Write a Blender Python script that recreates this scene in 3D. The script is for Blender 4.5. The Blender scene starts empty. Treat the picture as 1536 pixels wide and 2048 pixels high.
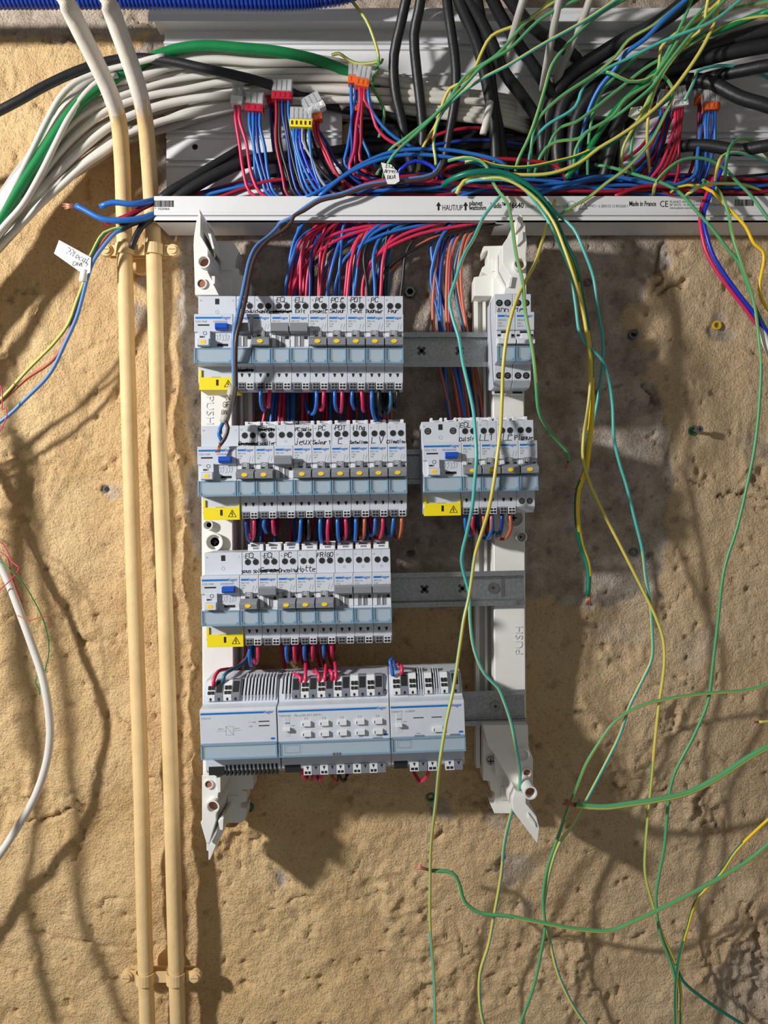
import bpy, bmesh, math, random
import numpy as np
from mathutils import Vector, Matrix

# ------------------------------------------------------------------ camera, world, light
F_PX, D_CAM = 1539.0, 0.82           # focal length in px of the 1536x2048 frame, camera distance from wall (m)
scene = bpy.context.scene
C = scene.collection
cam_d = bpy.data.cameras.new('camera'); cam = bpy.data.objects.new('camera', cam_d); C.objects.link(cam)
cam.location = (0, -D_CAM, 0); cam.rotation_euler = (math.radians(90), 0, 0)
cam_d.sensor_fit = 'VERTICAL'; cam_d.sensor_height = 34.6; cam_d.sensor_width = 26.0
cam_d.lens = F_PX / 2048 * 34.6
cam_d.clip_start = 0.01
scene.camera = cam
w = bpy.data.worlds.new('world'); scene.world = w; w.use_nodes = True
w.node_tree.nodes['Background'].inputs[0].default_value = (1.0, 0.97, 0.93, 1)
w.node_tree.nodes['Background'].inputs[1].default_value = 0.19
ld = bpy.data.lights.new('work_lamp', 'POINT'); lamp = bpy.data.objects.new('work_lamp', ld); C.objects.link(lamp)
lamp.location = (-1.13, -0.86, 0.38); ld.energy = 96; ld.color = (1.0, 0.98, 0.955); ld.shadow_soft_size = 0.045
scene.view_settings.view_transform = 'Standard'; scene.view_settings.look = 'None'
scene.view_settings.exposure = 0.0; scene.view_settings.gamma = 1.0
scene.view_settings.use_curve_mapping = False

rng = random.Random(7)
def P(px, py, h):                     # pixel + height off the wall (m) -> world point
    d = D_CAM - h
    return Vector(((px - 768) * d / F_PX, -h, (1024 - py) * d / F_PX))

# ------------------------------------------------------------------ materials
def srgb(r, g, b):
    f = lambda c: (c / 255 / 12.92) if c / 255 <= 0.04045 else ((c / 255 + 0.055) / 1.055) ** 2.4
    return (f(r), f(g), f(b), 1)
M = {}
def mat(name, col, rough=0.5, metal=0.0, noise=0.0, nscale=60, bump=0.0, bscale=300, alpha=1.0, trans=0.0, spec=0.5):
    m = bpy.data.materials.new(name); m.use_nodes = True; nt = m.node_tree
    b = nt.nodes['Principled BSDF']
    b.inputs['Base Color'].default_value = col; b.inputs['Roughness'].default_value = rough
    b.inputs['Metallic'].default_value = metal; b.inputs['Specular IOR Level'].default_value = spec
    b.inputs['Alpha'].default_value = alpha; b.inputs['Transmission Weight'].default_value = trans
    if noise or bump:
        tc = nt.nodes.new('ShaderNodeTexCoord')
    if noise:
        n = nt.nodes.new('ShaderNodeTexNoise'); n.inputs['Scale'].default_value = nscale; n.inputs['Detail'].default_value = 4
        nt.links.new(tc.outputs['Object'], n.inputs['Vector'])
        r = nt.nodes.new('ShaderNodeMapRange'); r.inputs[1].default_value = .3; r.inputs[2].default_value = .7
        r.inputs[3].default_value = 1 - noise; r.inputs[4].default_value = 1 + noise * .6
        nt.links.new(n.outputs['Fac'], r.inputs[0])
        mx = nt.nodes.new('ShaderNodeMix'); mx.data_type = 'RGBA'; mx.blend_type = 'MULTIPLY'; mx.inputs[0].default_value = 1
        mx.inputs[6].default_value = col; nt.links.new(r.outputs[0], mx.inputs[7])
        nt.links.new(mx.outputs[2], b.inputs['Base Color'])
    if bump:
        n2 = nt.nodes.new('ShaderNodeTexNoise'); n2.inputs['Scale'].default_value = bscale; n2.inputs['Detail'].default_value = 3
        nt.links.new(tc.outputs['Object'], n2.inputs['Vector'])
        bp = nt.nodes.new('ShaderNodeBump'); bp.inputs['Strength'].default_value = bump; bp.inputs['Distance'].default_value = .001
        nt.links.new(n2.outputs['Fac'], bp.inputs['Height']); nt.links.new(bp.outputs['Normal'], b.inputs['Normal'])
    M[name] = m
    return m
mat('case', srgb(202, 207, 216), .42, noise=.03, nscale=90)
mat('case_light', srgb(222, 224, 228), .4)
mat('frame_white', srgb(232, 231, 226), .45, noise=.03, nscale=40)
mat('trunk_white', srgb(226, 226, 228), .4, noise=.03, nscale=30)
mat('groove_shade', srgb(196, 197, 200), .42)  # greyer trunking plastic, shade of the lip grooves put into the colour
mat('painted_dark', srgb(20, 20, 22), .7)  # near-black fill painting the shade inside holes and slots, plus small dark marks
mat('toggle_grey', srgb(134, 137, 143), .4)
mat('mid_grey', srgb(122, 126, 136), .45)
mat('yellow', srgb(240, 218, 20), .45)
mat('sticker', srgb(250, 205, 20), .5)
mat('blue_btn', srgb(20, 80, 190), .35)
mat('brand_blue', srgb(20, 110, 190), .4)
mat('print_grey', srgb(125, 132, 142), .6)
mat('print_black', srgb(25, 25, 28), .6)
mat('ink', srgb(14, 14, 18), .5)
mat('window_blue', srgb(190, 210, 224), .12, alpha=.34, spec=.6)
mat('window_edge', srgb(140, 178, 204), .15, alpha=.62, spec=.6)
mat('label_card', srgb(192, 200, 207), .6)
mat('zinc', srgb(168, 172, 174), .38, metal=.85, noise=.22, nscale=420)
mat('rail_hole_shade', srgb(72, 70, 68), .7)  # flat dark grey painted in for the shade of the cross holes
mat('steel', srgb(150, 150, 150), .3, metal=.9)
mat('copper', srgb(178, 122, 100), .4, metal=.6)
mat('pink', srgb(208, 44, 88), .38)
mat('red', srgb(158, 24, 48), .38)
mat('blue', srgb(38, 108, 190), .36)
mat('navy', srgb(26, 56, 140), .36)
mat('royal', srgb(24, 52, 190), .34)
mat('teal_blue', srgb(50, 108, 140), .36)
mat('black', srgb(24, 24, 27), .42)
mat('cable_black', srgb(30, 30, 33), .45, bump=.3, bscale=140)
mat('orange', srgb(190, 98, 70), .4)
mat('grey_wire', srgb(150, 155, 165), .4)
mat('brown', srgb(78, 58, 52), .42)
mat('light_blue', srgb(90, 135, 195), .36)
mat('wire_yellow', srgb(214, 200, 96), .38)
mat('wire_yellow_deep', srgb(245, 205, 30), .38)
mat('wire_green', srgb(86, 162, 108), .38)
mat('wire_teal', srgb(84, 180, 172), .36)
mat('wire_green_deep', srgb(5, 112, 92), .36)
mat('cable_green', srgb(20, 128, 70), .4, noise=.08, nscale=60)
mat('cable_white', srgb(214, 210, 202), .48, noise=.05, nscale=30)
mat('cable_grey', srgb(178, 174, 168), .5, noise=.06, nscale=30)
mat('conduit_blue', srgb(24, 58, 150), .4)
mat('pipe_ochre', srgb(226, 194, 140), .6, noise=.1, nscale=45, bump=.35, bscale=160)
mat('pipe_white', srgb(226, 218, 206), .6, noise=.12, nscale=30, bump=.35, bscale=140)
mat('clear', srgb(235, 238, 240), .08, alpha=.38, spec=.8)
mat('conn_red', srgb(178, 30, 55), .35)
mat('conn_yellow', srgb(245, 220, 40), .35)
mat('conn_orange', srgb(228, 100, 40), .35)
mat('conn_white', srgb(235, 232, 232), .35)
mat('paper', srgb(236, 236, 234), .6)
mat('tape', srgb(176, 170, 160), .55, noise=.1, nscale=100)
mat('plug_green', srgb(25, 105, 65), .5)
mat('plug_grey', srgb(96, 94, 92), .6)
mat('plug_yellow', srgb(215, 180, 30), .5)
mat('tube_floor', srgb(150, 100, 75), .7)

# ------------------------------------------------------------------ mesh builder
class MB:
    def __init__(s, scale=1.0): s.v = []; s.f = []; s.m = []; s.sc = scale
    def add(s, vs, fs, mi=0):
        o = len(s.v); s.v += [(x * s.sc, -h * s.sc, z * s.sc) for x, h, z in vs]
        for f in fs: s.f.append([o + i for i in f]); s.m.append(mi)
        return s
    def box(s, x0, x1, h0, h1, z0, z1, mi=0):
        vs = [(x, h, z) for x in (x0, x1) for h in (h0, h1) for z in (z0, z1)]
        return s.add(vs, [(0, 1, 3, 2), (4, 6, 7, 5), (0, 4, 5, 1), (2, 3, 7, 6), (0, 2, 6, 4), (1, 5, 7, 3)], mi)
    def prism_x(s, prof, x0, x1, mi=0):
        n = len(prof); vs = [(x0, h, z) for h, z in prof] + [(x1, h, z) for h, z in prof]
        fs = [tuple(range(n)), tuple(range(2 * n - 1, n - 1, -1))] + [(i, (i + 1) % n, n + (i + 1) % n, n + i) for i in range(n)]
        return s.add(vs, fs, mi)
    def prism_h(s, poly, h0, h1, mi=0):
        n = len(poly); vs = [(x, h0, z) for x, z in poly] + [(x, h1, z) for x, z in poly]
        fs = [tuple(range(n)), tuple(range(2 * n - 1, n - 1, -1))] + [(i, (i + 1) % n, n + (i + 1) % n, n + i) for i in range(n)]
        return s.add(vs, fs, mi)
    def disc(s, x, z, r, h0, h1, n=14, mi=0, rz=None):
        rz = rz or r
        return s.prism_h([(x + r * math.cos(2 * math.pi * i / n), z + rz * math.sin(2 * math.pi * i / n)) for i in range(n)], h0, h1, mi)
    def ring(s, x, z, ro, ri, h0, h1, n=18, mi=0, floor=None, fh=None):
        vs = []
        for r, h in ((ro, h0), (ro, h1), (ri, h1), (ri, h0)):
            vs += [(x + r * math.cos(2 * math.pi * i / n), h, z + r * math.sin(2 * math.pi * i / n)) for i in range(n)]
        fs = [(k * n + i, k * n + (i + 1) % n, ((k + 1) % 4) * n + (i + 1) % n, ((k + 1) % 4) * n + i) for k in range(4) for i in range(n)]
        s.add(vs, fs, mi)
        if floor is not None: s.disc(x, z, ri * .99, h0, fh if fh is not None else h0 + (h1 - h0) * .25, n, floor)
        return s
    def stroke(s, pts, h, wd, mi=0):                 # flat ribbon on a face, pts in (x, z)
        for (x0, z0), (x1, z1) in zip(pts, pts[1:]):
            dx, dz = x1 - x0, z1 - z0; L = math.hypot(dx, dz) or 1e-6
            ux, uz = dx / L * wd / 2, dz / L * wd / 2
            s.add([(x0 - ux - uz, h, z0 - uz + ux), (x1 + ux - uz, h, z1 + uz + ux), (x1 + ux + uz, h, z1 + uz - ux), (x0 - ux + uz, h, z0 - uz - ux)], [(0, 3, 2, 1)], mi)
        return s
    def tube(s, path, r, n=8, mfun=None, caps=True):  # path in real (x,y,z) world Vectors
        N = len(path); T = []
        for i in range(N): T.append((path[min(i + 1, N - 1)] - path[max(i - 1, 0)]).normalized())
        up = Vector((0, -1, 0))
        if abs(T[0].dot(up)) > .9: up = Vector((1, 0, 0))
        U = (up - T[0] * up.dot(T[0])).normalized()
        o = len(s.v)
        for i in range(N):
            if i: U = (U - T[i] * U.dot(T[i])); U = U.normalized() if U.length > 1e-6 else Vector((0, 0, 1))
            cw = Vector((0, -1, 0)) + T[i] * T[i].y                  # keep stripe angles measured from the side facing the room
            if cw.length > .35: U = cw.normalized()
            V = T[i].cross(U); rr = r[i] if isinstance(r, (list, tuple)) else r
            for k in range(n):
                a = 2 * math.pi * k / n
                s.v.append(tuple(path[i] + U * (rr * math.cos(a)) + V * (rr * math.sin(a))))
        for i in range(N - 1):
            for k in range(n):
                s.f.append([o + i * n + k, o + i * n + (k + 1) % n, o + (i + 1) * n + (k + 1) % n, o + (i + 1) * n + k])
                s.m.append(mfun(i, k, n) if mfun else 0)
        if caps:
            s.f.append([o + k for k in range(n)][::-1]); s.m.append(mfun(0, 0, n) if mfun else 0)
            s.f.append([o + (N - 1) * n + k for k in range(n)]); s.m.append(mfun(N - 2, 0, n) if mfun else 0)
        return s
    def mesh(s, name, mats, bevel=0, smooth=False, fix=True):
        me = bpy.data.meshes.new(name); me.from_pydata(s.v, [], s.f)
        for m in (mats if isinstance(mats, (list, tuple)) else [mats]): me.materials.append(M[m])
        me.polygons.foreach_set('material_index', s.m)
        if smooth: me.polygons.foreach_set('use_smooth', [True] * len(s.f))
        if fix or bevel:
            bm = bmesh.new(); bm.from_mesh(me)
            bmesh.ops.recalc_face_normals(bm, faces=bm.faces)
            if bevel:
                ed = [e for e in bm.edges if len(e.link_faces) == 2 and e.calc_face_angle(0) > .5]
                bmesh.ops.bevel(bm, geom=ed, offset=bevel, segments=1, affect='EDGES', clamp_overlap=True)
            bm.to_mesh(me); bm.free()
        me.update()
        return me
def obj(name, me, parent=None, loc=None):
    o = bpy.data.objects.new(name, me); C.objects.link(o)
    if parent is not None: o.parent = parent
    if loc is not None: o.location = loc
    return o
def thing(name, label, cat, loc=(0, 0, 0), roty=0, group=None):
    o = bpy.data.objects.new(name, None); C.objects.link(o)
    o.empty_display_size = .01; o.location = loc; o.rotation_euler = (0, roty, 0)
    return tag(o, label, cat, group)
def tag(o, label, cat, group=None):
    o['label'] = label; o['category'] = cat
    if group: o['group'] = group
    return o
CACHE = {}
def cached(key, fn):
    if key not in CACHE: CACHE[key] = fn()
    return CACHE[key]
def text_mesh(txt, size, mname, align='LEFT', bold=0.0, sx=1.0):
    def mk():
        cu = bpy.data.curves.new('lettering', 'FONT'); cu.body = txt; cu.size = size; cu.resolution_u = 2
        cu.align_x = align; cu.offset = bold; cu.fill_mode = 'FRONT' if hasattr(cu, 'fill_mode') else cu.fill_mode
        o = bpy.data.objects.new('lettering', cu); C.objects.link(o)
        bpy.context.view_layer.update()
        me = bpy.data.meshes.new_from_object(o.evaluated_get(bpy.context.evaluated_depsgraph_get()))
        C.objects.unlink(o); bpy.data.objects.remove(o); bpy.data.curves.remove(cu)
        co = np.zeros(len(me.vertices) * 3); me.vertices.foreach_get('co', co); co = co.reshape(-1, 3)
        out = np.stack([co[:, 0] * sx, -co[:, 2], co[:, 1]], 1)
        me.vertices.foreach_set('co', out.ravel()); me.materials.clear(); me.materials.append(M[mname]); me.update()
        return me
    return cached(('t', txt, size, mname, align, bold, sx), mk)
GL = {  # single-stroke hand lettering on a 4x6 grid
 'A': ['002640', '1232'], 'B': ['0006', '06354433', '0333424100'], 'C': ['4536160501103041'], 'D': ['0006', '062645412000'],
 'E': ['46060040', '0333'], 'F': ['460600', '0333'], 'G': ['45361605011030414323'], 'H': ['0600', '4640', '0343'], 'I': ['2620'],
 'J': ['36311001'], 'L': ['060040'], 'N': ['00064046'], 'O': ['160501103041453616'], 'P': ['0006', '063645443303'], 'R': ['0006', '063645443303', '2340'],
 'S': ['4536160504334241301001'], 'T': ['0646', '2620'], 'U': ['0601103041 46'.replace(' ', '')], 'V': ['062046'], 'X': ['0640', '0046'], 'Q': ['160501103041453616', '2240'],
 'a': ['34140301102132', '343040'], 'b': ['06002031322303'], 'c': ['3413020110 30'.replace(' ', '')], 'd': ['331302011031', '3630'], 'e': ['0232332313020110 30'.replace(' ', '')],
 'f': ['3626151020'[:8], '0434'], 'g': ['34140302112132', '343000'], 'h': ['0600', '03233230'], 'i': ['1410', '1615'], 'j': ['24201001', '2625'], 'l': ['161020'],
 'm': ['0400', '03141320', '233340'], 'n': ['0400', '03243230'], 'o': ['14030110213233 14'.replace(' ', '')], 'p': ['0400', '0424333212'], 'q': ['34140302122232', '3430'],
 'r': ['0400', '032434'], 's': ['34140332312000'], 't': ['16112030', '0434'], 'u': ['040110203134', '3430'], 'v': ['041034'], 'x': ['0430', '0034'], 'z': ['04340030'],
 '1': ['052620'], '2': ['0516364504 0040'.replace(' ', '')], '+': ['1232', '2123'], '?': ['0516354322', '2120'], '-': ['0333'], '&': ['40153625110031'],
}
def handwriting(mb, txt, x, z, size, h, wd, scratch=False, mi=0, slant=.12, seed=0):
    r = random.Random(txt + str(seed)); cx = 0; k = size / 6.0
    wtot = sum((2.4 if c in ' ' else 4.6 if c.isupper() or c.isdigit() else 4.0) for c in txt) * k
    cx = -wtot / 2
    for c in txt:
        if c != ' ':
            dz = r.uniform(-.08, .08) * size; ks = k * r.uniform(.9, 1.1)
            for st in GL.get(c, GL['e']):
                pts = [(x + cx + (int(st[i]) + r.uniform(-.2, .2)) * ks * .92 + slant * int(st[i + 1]) * ks, z + dz + (int(st[i + 1]) + r.uniform(-.2, .2)) * ks) for i in range(0, len(st) - 1, 2)]
                mb.stroke(pts, h, wd, mi)
        cx += (2.4 if c == ' ' else 4.6 if c.isupper() or c.isdigit() else 4.0) * k
    if scratch:
        for j in range(3):
            mb.stroke([(x - wtot / 2 + t * wtot / 5, z + size * (.25 + .15 * j) + r.uniform(-.12, .12) * size) for t in range(6)], h + .00001 / mb.sc, wd * 1.3, mi)
def catmull(pts, step=.006):
    pts = [Vector(p) for p in pts]
    if len(pts) == 2:
        n = max(2, int((pts[1] - pts[0]).length / step)); return [pts[0].lerp(pts[1], i / n) for i in range(n + 1)]
    e = [pts[0] * 2 - pts[1]] + pts + [pts[-1] * 2 - pts[-2]]; out = []
    for i in range(1, len(e) - 2):
        p0, p1, p2, p3 = e[i - 1:i + 3]; n = max(2, int((p2 - p1).length / step))
        def kn(a, b, t): return t + max((b - a).length, 1e-5) ** .5
        t0 = 0; t1 = kn(p0, p1, t0); t2 = kn(p1, p2, t1); t3 = kn(p2, p3, t2)
        for j in range(n):
            t = t1 + (t2 - t1) * j / n
            a1 = p0 * ((t1 - t) / (t1 - t0)) + p1 * ((t - t0) / (t1 - t0)); a2 = p1 * ((t2 - t) / (t2 - t1)) + p2 * ((t - t1) / (t2 - t1))
            a3 = p2 * ((t3 - t) / (t3 - t2)) + p3 * ((t - t2) / (t3 - t2))
            b1 = a1 * ((t2 - t) / (t2 - t0)) + a2 * ((t - t0) / (t2 - t0)); b2 = a2 * ((t3 - t) / (t3 - t1)) + a3 * ((t - t1) / (t3 - t1))
            out.append(b1 * ((t2 - t) / (t2 - t1)) + b2 * ((t - t1) / (t2 - t1)))
    out.append(pts[-1]); return out
def pts3(pts, h):
    """pixel polyline -> world; h is mm: one number, or (start..end) spread evenly, or given per point"""
    n = len(pts); out = []
    for i, p in enumerate(pts):
        if len(p) == 3: hh = p[2]
        elif isinstance(h, (int, float)): hh = h
        else:
            t = i / max(1, n - 1) * (len(h) - 1); a = min(int(t), len(h) - 2); hh = h[a] + (h[a + 1] - h[a]) * (t - a)
        out.append(P(p[0], p[1], hh / 1000))
    return out
def copper_end(parent, a, b, r, n=5):
    mb = MB(); d = b - a; side = d.cross(Vector((0, 1, 0))).normalized()
    for k in range(n):
        q = (k - (n - 1) / 2) / n
        mb.tube([a + side * q * r * 1.2, a + d * .5 + side * q * r * 1.5 + Vector((0, -.0004 * (k % 2), 0)), b + side * q * r * 2.6 + d * rng.uniform(-.15, .1)], r * .28, 5)
    o = obj('copper_end', mb.mesh('copper_end', 'copper', smooth=True, fix=False), parent); o['label'] = 'bare copper strands'
def wire(pts, h, r, mats, label, name='wire', cat='wire', group=None, tip=None, n=8, twist=1.2, phase=0.0, step=.006, split=.5, world=False, tip0=None):
    p3 = list(pts) if world else pts3(pts, h)
    if not world:                                        # whatever leaves the picture goes on well past its edge
        for e in (0, -1):
            x, y = pts[e][0], pts[e][1]
            if x < -4 or x > 1540 or y < -4 or y > 2052:
                a_, b_ = (p3[0], p3[1]) if e == 0 else (p3[-1], p3[-2]); d = (a_ - b_); d.y *= .4; d = d.normalized()
                ex = [a_ + d * .10, a_ + d * .19 + Vector((0, 0, -.012)), a_ + d * .27 + Vector((0, 0, -.035))]
                for q in ex: q.y = min(q.y, -.008)
                p3 = ex[::-1] + p3 if e == 0 else p3 + ex
    path = catmull(p3, step); mb = MB(); r /= 1000
    if isinstance(mats, str): mats = [mats]
    if len(mats) > 1:
        mf = lambda i, k, nn: 0 if ((k + .5) / nn + phase + twist * i * step) % 1.0 < split else 1
    else: mf = None
    mb.tube(path, r, n, mf)
    o = obj(name, mb.mesh(name, mats, smooth=True, fix=False)); tag(o, label, cat, group)
    if tip: copper_end(o, path[-1], P(tip[0], tip[1], -path[-1].y), r)
    if tip0: copper_end(o, path[0], P(tip0[0], tip0[1], -path[0].y), r)
    return o
YG = ['wire_yellow', 'wire_green']; YT = ['wire_yellow', 'wire_teal']; YD = ['wire_yellow_deep', 'wire_green_deep']

# ------------------------------------------------------------------ wall: rough render over stone, real relief
def vnoise(X, Z, freq, seed):
    r = np.random.RandomState(seed); G = r.rand(257, 257)
    x = X * freq + 71.3; z = Z * freq + 37.7
    xi = np.floor(x).astype(int); zi = np.floor(z).astype(int); fx = x - xi; fz = z - zi
    fx = fx * fx * (3 - 2 * fx); fz = fz * fz * (3 - 2 * fz)
    a = G[zi % 257, xi % 257]; b = G[zi % 257, (xi + 1) % 257]; c = G[(zi + 1) % 257, xi % 257]; d = G[(zi + 1) % 257, (xi + 1) % 257]
    return (a * (1 - fx) + b * fx) * (1 - fz) + (c * (1 - fx) + d * fx) * fz
def fbm(X, Z, f, oct, seed, g=.5):
    s = 0; a = 1; t = 0
    for o in range(oct): s = s + a * vnoise(X, Z, f * 2 ** o, seed + o); t += a; a *= g
    return s / t
def px2w(p): v = P(p[0], p[1], 0); return v.x, v.z
def seg_dist(X, Z, pts):
    d = np.full(X.shape, 9.0)
    for (x0, z0), (x1, z1) in zip(pts, pts[1:]):
        dx, dz = x1 - x0, z1 - z0; t = np.clip(((X - x0) * dx + (Z - z0) * dz) / (dx * dx + dz * dz + 1e-12), 0, 1)
        d = np.minimum(d, np.hypot(X - x0 - t * dx, Z - z0 - t * dz))
    return d
def in_poly(X, Z, poly):
    ins = np.zeros(X.shape, bool); n = len(poly)
    for i in range(n):
        x0, z0 = poly[i]; x1, z1 = poly[(i + 1) % n]
        c = ((z0 > Z) != (z1 > Z)) & (X < (x1 - x0) * (Z - z0) / (z1 - z0 + 1e-12) + x0); ins ^= c
    return ins
def poly_sd(X, Z, poly): d = seg_dist(X, Z, poly + poly[:1]); return np.where(in_poly(X, Z, poly), -d, d)
def sstep(a, b, x): t = np.clip((x - a) / (b - a), 0, 1); return t * t * (3 - 2 * t)
CRACKS = [  # (pixel polyline, half width mm, depth mm)
 ([(190, 1812), (240, 1795), (300, 1775), (345, 1770)], 2.2, 3.5), ([(195, 1812), (225, 1838)], 1.6, 3), ([(40, 1648), (95, 1645), (150, 1622), (165, 1600)], 2.0, 5),
 ([(225, 1420), (243, 1402), (240, 1430), (258, 1455)], 1.8, 5), ([(175, 700), (195, 850), (205, 950)], .9, 1.6), ([(0, 76), (100, 78), (180, 70), (260, 45), (330, 42)], 2.0, 5),
 ([(70, 0), (78, 40), (82, 75)], 1.4, 4), ([(640, 1840), (625, 1872), (640, 1905), (665, 1935)], 1.6, 4), ([(710, 1922), (735, 1955), (760, 2010)], 1.5, 3.5),
 ([(560, 1810), (620, 1790), (700, 1800), (770, 1800), (850, 1780)], 2.0, 3), ([(1230, 1560), (1260, 1590), (1300, 1585), (1335, 1565)], 1.8, 4.5), ([(1330, 1480), (1360, 1440), (1350, 1420)], 1.6, 4),
 ([(1400, 1640), (1395, 1600), (1420, 1580)], 2.2, 5), ([(1330, 480), (1325, 540), (1300, 580), (1280, 600), (1272, 650)], 3.0, 9), ([(1300, 590), (1345, 570), (1365, 560)], 3.0, 7),
 ([(1120, 830), (1180, 790), (1240, 765), (1300, 768)], 1.4, 3), ([(1300, 770), (1310, 800), (1325, 830)], 2.2, 6), ([(1180, 910), (1185, 960), (1170, 1090)], 1.2, 3),
 ([(1440, 993), (1536, 1000)], 1.6, 5), ([(1340, 930), (1400, 970)], 1.4, 4), ([(930, 1600), (985, 1618), (1010, 1600)], 2, 4), ([(900, 1840), (920, 1870), (935, 1930)], 1.6, 4),
 ([(1085, 1890), (1160, 1895), (1225, 1900), (1300, 1870)], 2.4, 4), ([(1500, 1810), (1525, 1860), (1510, 1940)], 2, 6), ([(860, 1620), (880, 1660), (875, 1700)], 1.4, 3),
 ([(0, 1330), (20, 1350)], 2, 4), ([(160, 1275), (172, 1290), (180, 1300)], 2.5, 5), ([(500, 1800), (560, 1830)], 1.8, 3), ([(825, 1285), (790, 1270), (780, 1290)], 2.5, 5),
 ([(300, 1565), (240, 1590), (190, 1565)], 2.2, 5), ([(60, 1590), (35, 1580)], 2.5, 5), ([(145, 1960), (200, 1940), (290, 1915)], 1.2, 1.8), ([(1050, 1750), (1085, 1790), (1060, 1800)], 1.4, 3)]
HOLES = [(210, 978, 5, 12), (822, 1107, 5, 10), (820, 583, 6, 6), (1305, 1112, 4, 7), (1130, 880, 7, 5), (1140, 1660, 3, 5), (300, 1290, 3, 4), (165, 1370, 3, 4), (1075, 1495, 4, 5), (700, 1600, 4, 5), (440, 1690, 5, 4)]
GREY_POLY = [(352, 452), (1300, 452), (1345, 520), (1300, 580), (1255, 640), (1330, 700), (1320, 760), (1328, 860), (1355, 930), (1330, 1040), (1330, 1195), (1080, 1203), (830, 1215), (780, 1190), (600, 1150), (470, 1130), (395, 1110), (372, 1000), (388, 900), (362, 780), (350, 620)]
GREY2 = [(-300, 68), (330, 58), (336, 400), (300, 420), (290, 300), (330, 110), (200, 75), (-300, 84), (-300, 60)]
WALL = {}
def wall_at(x, z):
    i = int(np.argmin(abs(WALL['x'] - x))); j = int(np.argmin(abs(WALL['z'] - z))); return float(np.percentile(WALL['H'][max(0, j - 5):j + 6, max(0, i - 5):i + 6], 60))
def build_wall():
    nx, nz = 700, 640
    xs = np.linspace(-.82, .86, nx); zs = np.linspace(-.78, .74, nz); X, Z = np.meshgrid(xs, zs)
    wx = X + .02 * (fbm(X, Z, 18, 2, 90) - .5); wz = Z + .02 * (fbm(X, Z, 18, 2, 95) - .5)
    big = fbm(wx, wz * 1.25, 5.5, 3, 3); med = fbm(wx, wz, 24, 3, 11); fine = fbm(X, Z, 130, 3, 21)
    H = .018 * (big - .62) + .0075 * (med - .5) + .0022 * (fine - .5)
    rough = sstep(.5, .72, fbm(wx, wz, 7, 2, 40)); H += rough * .0035 * (fbm(X, Z, 75, 3, 55) - .55)
    cells = np.abs(fbm(wx, wz, 9, 2, 70) - .5); H -= .003 * np.exp(-(cells / .015) ** 2) * sstep(.5, .75, fbm(X, Z, 14, 2, 77)); H += .0012 * (fbm(X, Z, 48, 2, 131) - .5); pit = fbm(X, Z, 95, 2, 140); H -= .0035 * sstep(.74, .86, pit)
    mask = np.zeros_like(X)
    gp = [px2w(p) for p in GREY_POLY]; sd = poly_sd(X, Z, gp) + .030 * (fbm(X, Z, 30, 3, 60) - .5) * sstep(-.2, .3, X)  + .012 * (fbm(X, Z, 60, 2, 61) - .5)
    mask = np.maximum(mask, 1 - sstep(-.003, .003, sd))
    top = 1024 - 72 - 0 * X; zt = px2w((0, 72))[1]
    mask = np.maximum(mask, (sstep(zt - .004, zt + .004, Z + .02 * (fbm(X, Z, 25, 2, 33) - .5))) * .9)
    sd2 = poly_sd(X, Z, [px2w(p) for p in [(322, 60), (500, 60), (500, 470), (345, 470), (290, 420), (318, 300), (330, 240), (270, 130)]]) + .02 * (fbm(X, Z, 35, 2, 62) - .5)
    mask = np.maximum(mask, 1 - sstep(-.004, .004, sd2))
    for (cx, cy, r, a) in [(1030, 1745, 40, .75), (1500, 1975, 90, .6), (1060, 1820, 30, .5), (560, 1765, 18, .9), (880, 1615, 26, .8), (1440, 652, 26, .9), (1390, 1290, 40, .35), (225, 985, 22, .7), (1530, 900, 40, .6), (1250, 1245, 60, .4), (275, 620, 30, .9), (285, 560, 22, .9), (1000, 1650, 22, .6)]:
        x, z = px2w((cx, cy)); d = np.hypot(X - x, Z - z) + .025 * (fbm(X, Z, 60, 3, int(cx)) - .5); mask = np.maximum(mask, a * (1 - sstep(r * .0003, r * .00062, d)))
    H += -.0035 * mask * (X > -.25) + mask * .002 * (fbm(X, Z, 60, 3, 81) - .5)
    # broken masonry beside the trunking, upper right
    bx, bz = px2w((1270, 600)); br = np.exp(-((X - bx) ** 2 + ((Z - bz) * 1.2) ** 2) / .07 ** 2); H += br * .016 * (fbm(wx, wz, 28, 4, 101) - .5)
    rid = 1 - np.abs(2 * fbm(wx, wz, 34, 3, 151) - 1); rid2 = 1 - np.abs(2 * fbm(X, Z, 80, 3, 161) - 1)
    for cx, cy, r, am in [(1470, 1920, 130, 1), (880, 1980, 110, .9), (1120, 1900, 120, .8), (60, 960, 80, .6), (1250, 1570, 80, .9), (1410, 1640, 60, 1), (790, 1800, 90, .7), (60, 1600, 70, .8), (1340, 1440, 60, .9), (1230, 1320, 70, .6), (460, 1680, 60, 1), (930, 1610, 70, .8), (1520, 950, 60, 1), (420, 1620, 40, .8), (1000, 1560, 60, .6), (1500, 540, 60, .6), (700, 1580, 50, .7), (120, 1260, 80, .5), (560, 1830, 50, .6), (1340, 780, 60, .7)]:
        x, z = px2w((cx, cy)); g = np.exp(-((X - x) ** 2 + (Z - z) ** 2) / (r * .0005) ** 2); H += am * g * (.009 * (rid ** 3 - .6) + .005 * (rid2 ** 3 - .6))
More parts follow.
